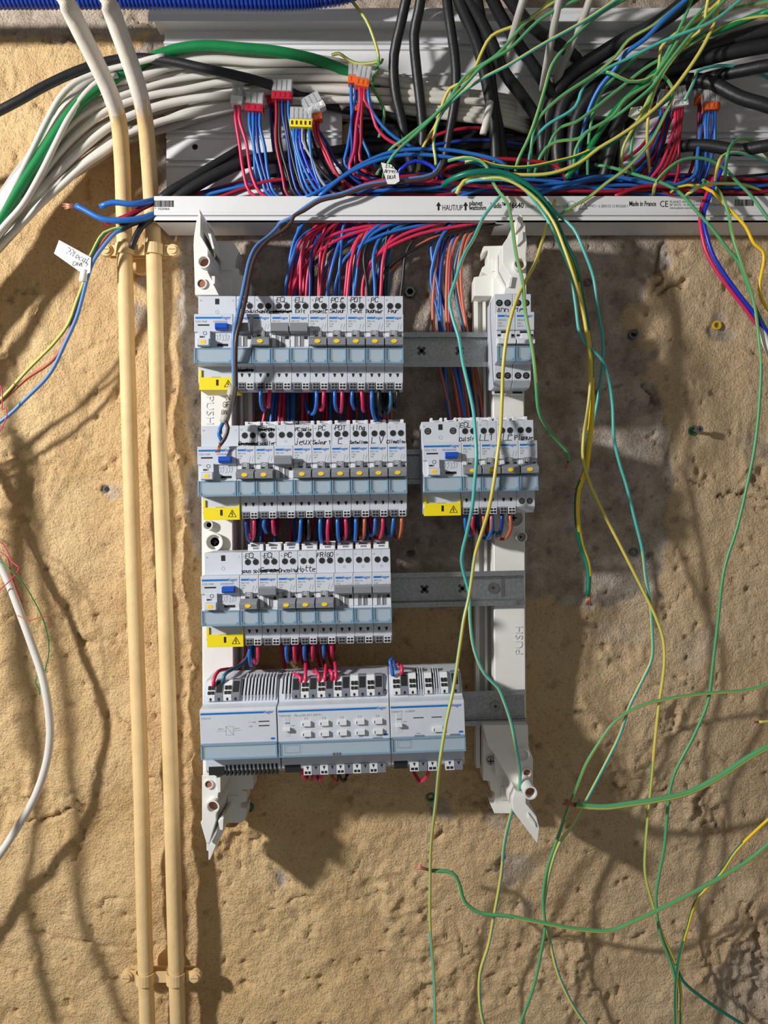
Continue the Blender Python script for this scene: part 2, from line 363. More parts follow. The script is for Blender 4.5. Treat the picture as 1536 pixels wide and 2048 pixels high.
    for pts, hw, dp in CRACKS:
        wp = [px2w(p) for p in pts]; j = .009
        d = seg_dist(X + j * (fbm(X, Z, 90, 2, 5) - .5) * 2, Z + j * (fbm(X, Z, 90, 2, 6) - .5) * 2, wp)
        H -= dp / 1000 * np.exp(-(d / (hw / 1000 * (.45 + .9 * fbm(X, Z, 55, 2, 14)))) ** 2) * sstep(.3, .62, fbm(X, Z, 38, 2, 17)) * 1.25
    for cx, cy, r, dp in HOLES:
        x, z = px2w((cx, cy)); d = np.hypot(X - x, Z - z) * (1 + .5 * (fbm(X, Z, 150, 1, 8) - .5)); H -= dp / 1000 * (1 - sstep(r * .0004, r * .0010, d))
    H = np.clip(H, -.03, .006); WALL['x'], WALL['z'], WALL['H'] = xs, zs, H
    # added recess in the wall behind the trunking, sunk deep to stay dark
    a = px2w((700, 235)); b = px2w((1250, 405)); ins = np.minimum(np.minimum(X - a[0], b[0] - X), np.minimum(a[1] - Z, Z - b[1]))
    ho = sstep(0, .004, ins); H = H * (1 - ho) - .2 * ho
    zl = px2w((0, 480))[1]; sel = (Z > zl) & (X > px2w((340, 0))[0]); H = np.where(sel, np.minimum(H, -.001), H)   # flat seat for the trunking
    V = np.stack([X, -H, Z], -1).reshape(-1, 3)
    idx = np.arange(nx * nz).reshape(nz, nx); q = np.stack([idx[:-1, :-1], idx[:-1, 1:], idx[1:, 1:], idx[1:, :-1]], -1).reshape(-1, 4)
    me = bpy.data.meshes.new('wall_back'); me.vertices.add(len(V)); me.vertices.foreach_set('co', V.astype('f4').ravel())
    me.loops.add(q.size); me.loops.foreach_set('vertex_index', q.astype('i4').ravel()); me.polygons.add(len(q))
    me.polygons.foreach_set('loop_start', np.arange(0, q.size, 4, dtype='i4')); me.polygons.foreach_set('use_smooth', np.ones(len(q), bool))
    me.update(calc_edges=True)
    at = me.attributes.new('plaster', 'FLOAT', 'POINT'); at.data.foreach_set('value', mask.astype('f4').ravel())
    at = me.attributes.new('beige_mix', 'FLOAT', 'POINT'); at.data.foreach_set('value', (sstep(-.12, .30, X) * .8 + .25 * (fbm(X, Z, 8, 3, 120) - .4)).astype('f4').ravel())  # paint goes from ochre to beige towards the right, with some noise
    at = me.attributes.new('coarse', 'FLOAT', 'POINT'); at.data.foreach_set('value', rough.astype('f4').ravel())
    m = bpy.data.materials.new('painted_render'); m.use_nodes = True; nt = m.node_tree; L = nt.links.new; b = nt.nodes['Principled BSDF']
    b.inputs['Roughness'].default_value = .85; b.inputs['Specular IOR Level'].default_value = .2
    tc = nt.nodes.new('ShaderNodeTexCoord')
    def attr(n): a = nt.nodes.new('ShaderNodeAttribute'); a.attribute_name = n; return a.outputs['Fac']
    def noise(s, d=4, r=.55): n = nt.nodes.new('ShaderNodeTexNoise'); n.inputs['Scale'].default_value = s; n.inputs['Detail'].default_value = d; n.inputs['Roughness'].default_value = r; L(tc.outputs['Object'], n.inputs['Vector']); return n.outputs['Fac']
    def ramp(f, c0, c1, p0=.3, p1=.7):
        r = nt.nodes.new('ShaderNodeValToRGB'); r.color_ramp.elements[0].position = p0; r.color_ramp.elements[1].position = p1
        r.color_ramp.elements[0].color = c0; r.color_ramp.elements[1].color = c1; L(f, r.inputs[0]); return r.outputs[0]
    def mix(f, a, c, bt='MIX'):
        n = nt.nodes.new('ShaderNodeMix'); n.data_type = 'RGBA'; n.blend_type = bt
        if isinstance(f, float): n.inputs[0].default_value = f
        else: L(f, n.inputs[0])
        L(a, n.inputs[6]); L(c, n.inputs[7]); return n.outputs[2]
    ochre = ramp(noise(14), srgb(208, 174, 124), srgb(228, 198, 150)); beige = ramp(noise(11), srgb(192, 166, 134), srgb(214, 190, 158))
    paint = mix(attr('beige_mix'), ochre, beige)
    grey = ramp(noise(40, 6), srgb(150, 134, 120), srgb(206, 194, 182))
    speck = ramp(noise(420, 2), srgb(190, 172, 150), srgb(255, 255, 255), .30, .46)
    col = mix(attr('plaster'), paint, grey); col = mix(.55, col, speck, 'MULTIPLY')
    L(col, b.inputs['Base Color'])
    n1 = noise(480, 4, .62); n2 = noise(135, 4, .6)
    ad = nt.nodes.new('ShaderNodeMath'); ad.operation = 'MULTIPLY_ADD'; L(n2, ad.inputs[0]); ad.inputs[1].default_value = 1.2; L(n1, ad.inputs[2])
    bp = nt.nodes.new('ShaderNodeBump'); bp.inputs['Strength'].default_value = .9; bp.inputs['Distance'].default_value = .0028
    L(ad.outputs[0], bp.inputs['Height']); L(bp.outputs['Normal'], b.inputs['Normal'])
    me.materials.append(m); o = obj('wall_back', me); o['kind'] = 'structure'; o['label'] = 'rough ochre rendered wall with a bare grey patch'
    return o
build_wall()

# ------------------------------------------------------------------ trunking (open, cover off)
def trunking():
    t = thing('cable_trunking', 'open white plastic cable trunking with printed lip, fixed above the breakers', 'trunking', (0, 0, 0))
    def zz(py, h): return P(0, py, h).z
    def xx(px, h): return P(px, 0, h).x
    XR = .84; hl = .042
    x0 = xx(308, hl); zt, zb = zz(392, hl), zz(430, hl)
    mb = MB(); mb.box(x0, XR, hl - .002, hl, zb, zt); mb.box(x0 + .001, XR, hl - .0045, hl - .002, zz(433, hl), zb + .001, 1); mb.box(x0 + .001, XR, hl - .003, hl + .0004, zz(441, hl), zz(434, hl))
    mb.box(x0, XR, hl - .010, hl - .002, zt - .0016, zt); mb.box(x0 + .0005, XR, hl - .001, hl + .0003, zz(425, hl), zz(424, hl), 1)  # thin grey strip painted as a shaded groove
    obj('front_lip', mb.mesh('front_lip', ['trunk_white', 'groove_shade'], .0003), t)
    zf = zz(441, hl)
    mb = MB(); mb.add([(a_, b_, zf + c_) for c_ in (0, .002) for a_, b_ in ((x0, hl), (xx(556, .03), hl), (xx(556, .03), 0), (xx(331, 0) + .004, 0))], [(0, 1, 2, 3), (4, 5, 6, 7), (0, 1, 5, 4), (1, 2, 6, 5), (2, 3, 7, 6), (3, 0, 4, 7)]); mb.box(xx(990, .03), XR, 0, hl, zf, zf + .002); mb.box(x0, XR, hl - .005, hl - .0005, zf, zf + .0021)
    obj('bottom_panel', mb.mesh('bottom_panel', 'trunk_white'), t)
    # back plates with their ribs
    xl = xx(335, .004)
    mb = MB(); za, zc = zz(470, .004), zz(218, .01)
    for (u, v) in ((xl, xx(684, .008)), (xx(1240, .008), XR)):
        mb.box(u, v, .000, .008, zz(405, .008), zz(216, .008))
        for yy in (262, 318):
            mb.box(u, v, .008, .0115, zz(yy + 3, .01), zz(yy, .01)); mb.box(u, v, .008, .0105, zz(yy + 14, .01), zz(yy + 9, .01))
    mb.disc(xx(390, .008), zz(294, .008), .0032, .008, .0082, 12, 1)
    obj('lower_back_plate', mb.mesh('lower_back_plate', ['trunk_white', 'painted_dark'], .0002), t)
    mb = MB(); xl2 = xx(330, .004)
    mb.box(xl2, XR, .000, .006, zz(232, .006), zz(60, .006))
    for yy in (84, 96): mb.box(xl2, XR, .006, .0095, zz(yy + 4, .008), zz(yy, .008))
    mb.box(xl2, XR, .006, .0085, zz(150, .008), zz(146, .008))
    obj('upper_back_plate', mb.mesh('upper_back_plate', 'trunk_white', .0002), t)
    z1 = zz(42, hl); xt = xx(296, hl)
    mb = MB(); mb.box(xt, XR, 0, hl - .002, z1 + .012, z1 + .014); mb.prism_x([(hl - .002, z1), (hl, z1), (hl, z1 + .007), (hl - .004, z1 + .016), (hl - .006, z1 + .016), (hl - .002, z1 + .006)], xt, XR)
    obj('top_panel', mb.mesh('top_panel', 'trunk_white', .0002), t)
    # print on the lip
    hp = hl + .0002; base = zz(421, hl); q = .778 / F_PX
    def prt(px, s, size, py=421, mname='print_black', sx=.82, bold=0.0):
        me = text_mesh(s, size * q * 1.38, mname, 'LEFT', bold * q, 1.0); o = obj('print', me, t, (xx(px, hl), -hp, zz(py, hl)))
        o.scale.x = sx * q / max(v.co.x for v in me.vertices)
    prt(884, 'HAUT/UP', 12, 421, sx=41)
    mb = MB()
    for px in (877, 931):
        x = xx(px, hl); mb.box(x - .0009, x + .0009, hp - .0001, hp, zz(421, hl), zz(411, hl)); mb.prism_h([(x - .0026, zz(412, hl)), (x + .0026, zz(412, hl)), (x, zz(404, hl))], hp - .0001, hp)
    obj('print_arrows', mb.mesh('print_arrows', 'print_black'), t)
    for px, st, size, py, m_, wpx in ((938, 'planet', 10, 411, 'print_black', 27), (938, 'wattohm', 10, 420, 'print_black', 34), (981, 'Viadis\u2122', 11, 416, 'print_black', 30), (1017, '16640', 11, 416, 'print_black', 30),
      (1049, '200x80 EDF 095', 6, 416, 'print_grey', 44), (1104, 'ISO-D 1093', 6, 416, 'print_grey', 31), (1176, '>PVC<  6 28/01/25 12 0016260 1', 6, 415, 'print_grey', 79), (1258, 'Made in France', 10, 412, 'print_black', 54), (1319, 'CE', 13, 414, 'print_black', 17),
      (1339, 'PLANET-WATTOHM', 5, 406, 'print_grey', 58), (1339, 'BP 30175 - 91300 MOXES CEDEX FRANCE', 5, 412, 'print_grey', 107), (1339, 'www.planet-wattohm.com', 5, 418, 'print_grey', 62)):
        prt(px, st, size, py, m_, wpx, .25 if m_ == 'print_black' and size < 12 else .0)
    mb = MB(); cx, cz = xx(1143, hl), zz(411, hl); mb.ring(cx, cz, .0046, .0042, hp - .0001, hp, 20)
    x = xx(1166, hl); mb.stroke([(x - .0042, cz - .0036), (x, cz + .0042), (x + .0042, cz - .0036), (x - .0042, cz - .0036)], hp, .0006)
    obj('print_symbols', mb.mesh('print_symbols', 'print_grey'), t)
    for (px, py, n, ht) in ((308, 401, 22, 13), (1470, 399, 20, 13)):
        mb = MB(); x = xx(px, hl); r = random.Random(px)
        for i in range(n):
            wv = r.choice((.0003, .0005, .0008)); mb.box(x, x + wv, hp - .0001, hp, zz(py + ht, hl), zz(py, hl)); x += wv + r.choice((.0003, .0005))
        obj('barcode', mb.mesh('barcode', 'print_black'), t)
    prt(309, '* 102066', 5, 420, 'print_black', 30)
    # foil film hanging from the lip underside edge
    mb = MB(); mb.prism_h([(xx(980, .02), zf), (xx(1000, .02), zf), (xx(985, .02), zf - .004)], .0, .03)
trunking()

# ------------------------------------------------------------------ painted pipes and their clips
def pipe(pts, label, split_py):
    path = catmull([P(x, y, h / 1000) for x, y, h in pts], .008); zs = P(0, split_py, .06).z
    mf = lambda i, k, n: 1 if path[i].z + .0025 * math.sin(k * 2.1) > zs else 0
    mb = MB(); mb.tube(path, .0079, 20, mf)
    o = obj('copper_pipe', mb.mesh('copper_pipe', ['pipe_ochre', 'pipe_white'], smooth=True, fix=False)); tag(o, label, 'pipe')
    return o
PIPE1 = [(98, -70, 195), (127, -10, 168), (160, 60, 140), (195, 130, 112), (222, 190, 88), (237, 240, 66), (244, 320, 42), (247, 410, 26), (249, 490, 23), (257, 800, 25), (266, 1100, 25), (280, 1500, 24), (290, 1900, 24), (295, 2060, 24), (299, 2200, 24)]
PIPE2 = [(186, -70, 190), (212, -10, 164), (237, 60, 137), (262, 130, 110), (280, 190, 86), (290, 240, 62), (297, 320, 36), (302, 400, 19), (304, 430, 18), (307, 490, 22), (315, 800, 25), (326, 1100, 25), (340, 1500, 24), (351, 1900, 24), (356, 2060, 24), (360, 2200, 24)]
pipe(PIPE1, 'ochre painted copper pipe, the one farther from the breakers', 232)
pipe(PIPE2, 'ochre painted copper pipe, the one next to the breaker frame', 222)
def clip(px1, px2, py, h, label, ros):
    a, b = P(px1, py, h), P(px2, py, h); h0 = h - .0105; r = .0096
    t = thing('pipe_clip', label, 'pipe clip', (0, 0, 0))
    mb = MB(); z0, z1 = a.z - .0055, a.z + .0055; n = 10
    prof = [(a.x - .024, h - .001), (a.x - r, h - .001)]
    for c in (a.x, b.x): prof += [(c + r * -math.cos(math.pi * i / n), h + r * math.sin(math.pi * i / n) + .0006) for i in range(n + 1)]
    prof += [(b.x + r, h - .001), (b.x + .024, h - .001)]
    for (x0, ha), (x1, hb) in zip(prof, prof[1:]):
        mb.add([(x0, ha, z0), (x1, hb, z0), (x1, hb, z1), (x0, ha, z1), (x0, ha - .0016, z0), (x1, hb - .0016, z0), (x1, hb - .0016, z1), (x0, ha - .0016, z1)], [(0, 1, 2, 3), (4, 5, 6, 7), (0, 1, 5, 4), (3, 2, 6, 7), (0, 3, 7, 4), (1, 2, 6, 5)])
    obj('strap', mb.mesh('strap', 'pipe_ochre', smooth=False), t)
    mb = MB(); mb.box(a.x - .018, b.x + .018, h - .0105, h - .0085, z0, z1); obj('back_strap', mb.mesh('back_strap', 'pipe_ochre'), t)
    for x in (a.x - .0195, b.x + .0195):
        mb = MB(); mb.disc(x, a.z, .0062, h - .006, h + .001, 16); mb.disc(x, a.z, .0045, h + .001, h + .0028, 16)
        mb.box(x - .004, x + .004, h + .0024, h + .0030, a.z - .0007, a.z + .0007, 1)
        obj('screw', mb.mesh('screw', ['pipe_ochre', 'tube_floor'], .0003), t)
    mb = MB(); m_ = (a.x + b.x) / 2 + ros * .004; mb.disc(m_, a.z + (.002 if ros > 0 else -.004), .0155, -.002, .006, 26); mb.disc(m_, a.z, .004, .004, h - .008, 12)
    obj('wall_rosette', mb.mesh('wall_rosette', 'pipe_ochre', .0008), t)
clip(250, 308, 500, .023, 'painted double pipe clip near the cable trunking, with cross head screws', -1)
clip(291, 352, 1954, .024, 'painted double pipe clip below the breaker frame with round wall rosette', 1)

# ------------------------------------------------------------------ blue corrugated conduit along the top
def conduit():
    path = catmull([P(-360, -1, .075), P(-160, -3, .075), P(300, -4, .075), P(640, -6, .075), P(720, -30, .07), P(760, -120, .06), P(765, -230, .05)], .0013); n = len(path) - 1
    mb = MB(); mb.tube(path, [.0098 if i % 3 else .0082 for i in range(n + 1)], 12)
    o = obj('corrugated_conduit', mb.mesh('corrugated_conduit', 'conduit_blue', fix=False)); tag(o, 'blue corrugated conduit running along above the trunking', 'conduit')
conduit()

# ------------------------------------------------------------------ white support frames
def support(side, label):
    s = 1 if side == 'l' else -1
    cx = 455 if side == 'l' else 1003
    t = thing('support_rail', label, 'support rail', (0, 0, 0))
    def X(px, h): return P(px, 0, h).x
    rot = Matrix.Rotation(-.007, 4, 'Y')
    mb = MB(.001)                                   # outer side is -x for the left one
    z0, z1 = -268, 238
    prof = [(-24, -3), (24, -3), (24, 14), (20, 14), (20, 5), (14.5, 5), (14.5, 16), (12, 16), (12, 5), (8, 5), (8, 37), (7, 38), (-23, 38), (-24, 37)]
    n_ = len(prof); mb.add([(x, h, z) for z in (z0, z1) for x, h in prof], [tuple(range(n_)), tuple(range(n_, 2 * n_))] + [(k, (k + 1) % n_, n_ + (k + 1) % n_, n_ + k) for k in range(n_)])
    o = mb.mesh('channel', 'frame_white')
    ch = obj('channel', o, t); ch.location = (-.1615 if side == 'l' else .1193, 0, 0); ch.rotation_euler = (0, -.005, 0); ch.scale = (s, 1, 1)
    lay = {'l': dict(
        plates=[([(390, 590), (388, 520), (387, 490), (388, 473), (393, 441), (396, 432), (399, 418), (402, 430), (401, 471), (409, 485), (416, 498), (416, 544), (428, 569), (438, 590)], 20, 82),
                ([(401, 422), (409, 446), (416, 462), (424, 466), (429, 497), (425, 499), (417, 480), (401, 455)], 24, 70),
                ([(430, 483), (466, 483), (478, 503), (472, 516), (470, 528), (470, 536), (478, 538), (478, 550), (494, 552), (494, 592), (430, 592)], 5, 30),
                ([(404, 1551), (404, 1641), (401, 1645), (413, 1687), (419, 1686), (432, 1641), (432, 1630), (438, 1613), (436, 1592), (440, 1570), (446, 1551)], 20, 82),
                ([(413, 1685), (413, 1701), (417, 1703), (417, 1720), (420, 1720), (440, 1672), (446, 1648), (446, 1638), (439, 1640), (432, 1668), (420, 1690)], 30, 74),
                ([(448, 1530), (506, 1530), (506, 1578), (482, 1580), (493, 1584), (493, 1603), (481, 1605), (481, 1614), (493, 1617), (490, 1640), (483, 1646), (448, 1646)], 5, 30)],
        ribs=[([(441, 513), (463, 513), (463, 540), (441, 540)], 30, 31.5), ([(441, 545), (463, 545), (463, 570), (441, 570)], 30, 31.5), ([(455, 1592), (476, 1592), (476, 1638), (455, 1638)], 30, 31.5), ([(416, 466), (422, 468), (429, 497), (425, 498)], 60, 86), ([(430, 1556), (441, 1553), (441, 1584), (436, 1586)], 82, 85), ([(436, 1642), (447, 1636), (446, 1660), (440, 1660)], 60, 86), ([(423, 552), (430, 552), (430, 566), (426, 570)], 60, 86)],
        tubes=[(407, 523, 13, 30, 90), (403, 567, 10.5, 36, 84), (417, 1569, 9, 36, 84), (425, 1614, 13.5, 30, 90)],
        bosses=[(429, 1084, 18, 40), (417, 1050, 10, 40)], push=(411, 880, 90)),
        'r': dict(
        plates=[([(1042, 426), (1046, 435), (1046, 444), (1051, 447), (1051, 460), (1054, 486), (1052, 509), (1053, 588), (1008, 588), (1010, 578), (1021, 568), (1021, 553), (1005, 527), (1005, 490), (1013, 478), (1021, 470), (1028, 445)], 20, 82),
                ([(948, 554), (976, 550), (964, 544), (964, 535), (976, 527), (976, 500), (966, 506), (965, 497), (968, 492), (1005, 491), (1005, 592), (948, 592)], 5, 32),
                ([(965, 1450), (1056, 1450), (1057, 1492), (1066, 1518), (1066, 1590), (1055, 1610), (1020, 1600), (1018, 1560), (990, 1510), (975, 1490)], 20, 58),
                ([(966, 1440), (1020, 1440), (1024, 1627), (989, 1627), (980, 1607), (989, 1607), (989, 1584), (981, 1580), (980, 1562), (966, 1561)], 5, 30),
                ([(1026, 1622), (1075, 1687), (1079, 1656), (1073, 1633), (1052, 1607), (1052, 1590), (1030, 1580), (1024, 1600)], 30, 82)],
        ribs=[([(984, 516), (1003, 516), (1003, 542), (984, 542)], 32, 33.5), ([(984, 547), (1003, 547), (1003, 568), (984, 568)], 32, 33.5), ([(1033, 444), (1040, 433), (1042, 452), (1030, 468)], 82, 84), ([(1036, 466), (1046, 462), (1046, 480), (1034, 492)], 82, 84), ([(1002, 1574), (1018, 1574), (1018, 1600), (1002, 1600)], 30, 31.5), ([(1056, 1625), (1070, 1645), (1072, 1655), (1057, 1637)], 82, 83.5), ([(1020, 555), (1026, 552), (1022, 574), (1017, 574)], 82, 85)],
        tubes=[(1040, 527, 13, 30, 90), (1061, 1586, 13.5, 28, 92), (1054, 1546, 9, 36, 62)],
        bosses=[(1044, 1508, 14, 58), (1028, 1036, 20, 42), (1042, 1074, 11, 42)], push=(1044, 1310, 90))}[side]
    for poly, h0, h1 in lay['plates']:
        mb = MB(); pp = [P(x, y, h1 / 1000) for x, y in poly]; mb.prism_h([(p.x, p.z) for p in pp], h0 / 1000, h1 / 1000)
        obj('bracket', mb.mesh('bracket', 'frame_white', .0004), t)
    for poly, h0, h1 in lay['ribs']:
        mb = MB(); pp = [P(x, y, h1 / 1000) for x, y in poly]; mb.prism_h([(p.x, p.z) for p in pp], h0 / 1000, h1 / 1000)
        obj('clip_rib', mb.mesh('clip_rib', 'frame_white', .0002), t)
    for x, y, r, h0, h1 in lay['tubes']:
        p = P(x, y, h1 / 1000); rr = r * (D_CAM - h1 / 1000) / F_PX; mb = MB()
        mb.ring(p.x, p.z, rr, rr * .78, h0 / 1000, h1 / 1000, 20, 0, 1, (.0826 if h1 > 80 else h1 / 1000 - .003))
        obj('screw_tube', mb.mesh('screw_tube', ['frame_white', 'tube_floor'], smooth=False), t)
    for x, y, r, h1 in lay['bosses']:
        p = P(x, y, h1 / 1000); rr = r * (D_CAM - h1 / 1000) / F_PX; mb = MB()
        mb.ring(p.x, p.z, rr, rr * .82, .02, h1 / 1000 + .004, 22)
        mb.disc(p.x, p.z, rr * .5, .02, h1 / 1000 - .002, 14, 1); mb.box(p.x - rr * .3, p.x + rr * .3, .03, h1 / 1000 - .0016, p.z - rr * .08, p.z + rr * .08, 2); mb.box(p.x - rr * .08, p.x + rr * .08, .03, h1 / 1000 - .0016, p.z - rr * .3, p.z + rr * .3, 2)
        obj('fixing_screw', mb.mesh('fixing_screw', ['frame_white', 'steel', 'painted_dark']), t)
    px, py, a = lay['push']; o = obj('embossed_text', text_mesh('PUSH', .011, 'case_light', 'LEFT', 0.0, 1.15), t, P(px, py, .0388)); o.rotation_euler = (0, math.radians(-90 if side == 'r' else 90), 0)
    if side == 'l': o.location = P(411, 790, .0388)
    o['label'] = 'embossed word PUSH'
    for k, (x, y) in enumerate([(981, 1521)] if side == 'r' else []):
        p = P(x, y, .031); mb = MB(); mb.disc(p.x, p.z, .0042, .02, .0335, 16); mb.box(p.x - .003, p.x + .003, .03, .0338, p.z - .0005, p.z + .0005, 1); mb.box(p.x - .0005, p.x + .0005, .03, .0338, p.z - .003, p.z + .003, 1)
        obj('screw', mb.mesh('screw', ['steel', 'painted_dark']), t)
support('l', 'white plastic support rail behind the breaker columns, beside the painted pipes')
support('r', 'white plastic support rail carrying the two switches and the free rail ends')

# ------------------------------------------------------------------ metal mounting rails
def din_rail(x0, x1, py, slope, label, holes=(), screws=(), ref=None):
    a = P(x0, py, .045); L = P(x1, py, .045).x - a.x; t = thing('mounting_rail', label, 'mounting rail', (a.x, -.045, a.z), -math.atan(-slope))
    t.rotation_euler = (0, math.atan(slope), 0)
    mb = MB(.001); W = L * 1000
    prof = [(0, 17.5), (-1, 17.5), (-1, 13.5), (-6.5, 13.5), (-7.5, 12.5), (-7.5, -12.5), (-6.5, -13.5), (-1, -13.5), (-1, -17.5), (0, -17.5), (0, -12.5), (-5.5, -12.5), (-6.5, -11.5), (-6.5, 11.5), (-5.5, 12.5), (0, 12.5)]
    mb.prism_x(prof, 0, W); obj('rail', mb.mesh('rail', 'zinc'), t)
    for px in holes:
        x = (P(px, 0, .038).x - a.x) * 1000; mb = MB(.001)
        for q in (math.pi / 4, -math.pi / 4):
            c, s_ = math.cos(q), math.sin(q); mb.prism_h([(x + c * u - s_ * v, s_ * u + c * v) for u, v in ((-5, -1.6), (5, -1.6), (5, 1.6), (-5, 1.6))], -6.5, -6.35)
        obj('cross_hole', mb.mesh('cross_hole', 'rail_hole_shade'), t)
    for px in screws:
        x = (P(px, 0, .038).x - a.x) * 1000; mb = MB(.001); mb.ring(x, 0, 5.6, 4.2, -6.5, -5.0, 20); mb.disc(x, 0, 4.3, -6.5, -5.6, 16); mb.box(x - 2, x + 2, -6, -5.4, -.4, .4, 1); mb.box(x - .4, x + .4, -6, -5.4, -2, 2, 1)
        mb.box(x + 8, x + 11, -6.5, -5.6, -9, 9)
        obj('rail_screw', mb.mesh('rail_screw', ['steel', 'painted_dark']), t)
din_rail(432, 1056, 699, 0, 'galvanised mounting rail of the top row, ending behind the two switches', (843, 919))
din_rail(432, 1056, 939.7, -.0155, 'galvanised mounting rail of the second row, filled by the two breaker groups')
din_rail(432, 1050, 1188.5, -.021, 'galvanised mounting rail of the third row with a screw at its free end', (849, 925), (986,))
din_rail(432, 1052, 1436, -.036, 'galvanised mounting rail under the three wide control modules', (), (991,))

# ------------------------------------------------------------------ modular devices (local mm: h from rail face, nose at 60)
def body_mesh(wd, kind):
    def mk():
        mb = MB(.001)
        if kind == 'wide':
            prof = [(-4, -38), (20, -43), (38, -43), (44, -39), (44, -24), (57, -23.4), (60, -22), (60, 21.5), (58, 23.5), (46, 25), (44, 33), (33, 44), (-4, 46)]
        else:
            prof = [(-4, -40), (20, -44), (36, -44), (42, -39.5), (44, -38), (44, -23.4), (58.5, -23.2), (59, -8.6), (57.5, -7.4), (57.5, 5.6), (60, 6.4), (60, 22.6), (59, 23.2), (44, 23.2), (44, 44), (-4, 44)]
        mb.prism_x(prof, .12, wd - .12)
        return mb.mesh('body', 'case', .00035)
    return cached(('body', wd, kind), mk)
def simple(key, fn, mats, bevel=0):
    def mk(): mb = MB(.001); fn(mb); return mb.mesh(key[0] if isinstance(key, tuple) else key, mats, bevel)
    return cached(('s', key), mk)
def add(t, name, key, fn, mats, bevel=0): return obj(name, simple((name, key), fn, mats, bevel), t)
def tx(t, name, s, size, mname, x, h, z, align='LEFT', bold=0.0, sx=1.0): return obj(name, text_mesh(s, size / 1000, mname, align, bold / 1000, sx), t, (x / 1000, -h / 1000, z / 1000))
def window(t, wd):
    def f(mb):
        mb.box(.3, wd - .3, 60.6, 61.4, -22.6, -9.2, 0)
        for x in (.3, wd - 1.6): mb.box(x, x + 1.3, 59, 62.2, -23.4, -9.2, 1)
        mb.box(.3, wd - .3, 59, 61.9, -23.4, -22.2, 1); mb.box(.3, wd - .3, 59, 61.9, -9.8, -9.0, 1)
        mb.box(2.0, 3.4, 61.4, 62.0, -22, -20, 1); mb.box(wd - 3.6, wd - 2.0, 61.4, 62.0, -22, -20, 1)
    o = add(t, 'label_window', wd, f, ['window_blue', 'window_edge']); o['label'] = 'clear blue hinged label window'
    add(t, 'label_card', wd, lambda mb: mb.box(1.2, wd - 1.2, 58.8, 60, -21.5, -10.2), 'label_card')
def top_clip(t, wd):
    def f(mb):
        mb.box(1.2, wd - 1.2, 4, 20, 43.5, 48.0); mb.box(1.2, 4.6, 4, 20, 48, 50.4); mb.box(wd - 4.6, wd - 1.2, 4, 20, 48, 50.4); mb.box(1.2, wd - 1.2, 4, 8, 48, 51.5)
        mb.box(5.5, wd - 5.5, 19, 20.4, 45.2, 47.6, 1)
    o = add(t, 'rail_clip', wd, f, ['case_light', 'mid_grey'], .0004); o['label'] = 'white rail release clip'
def hand(t, lines, wd):
    mb = MB(.001)
    for (s, x, z, size, scr) in lines: handwriting(mb, s, x, z, size, 44.12, .6, scr)
    if mb.v:
        o = obj('handwriting', mb.mesh('handwriting', 'ink', fix=False), t); o['label'] = 'handwritten black marker note'
def fit(s, wd=16.0, mx=5.0):
    n = sum((2.4 if c == ' ' else 4.6 if c.isupper() or c.isdigit() else 4.0) for c in s)
    return min(mx, wd * 6 / max(n, 1))
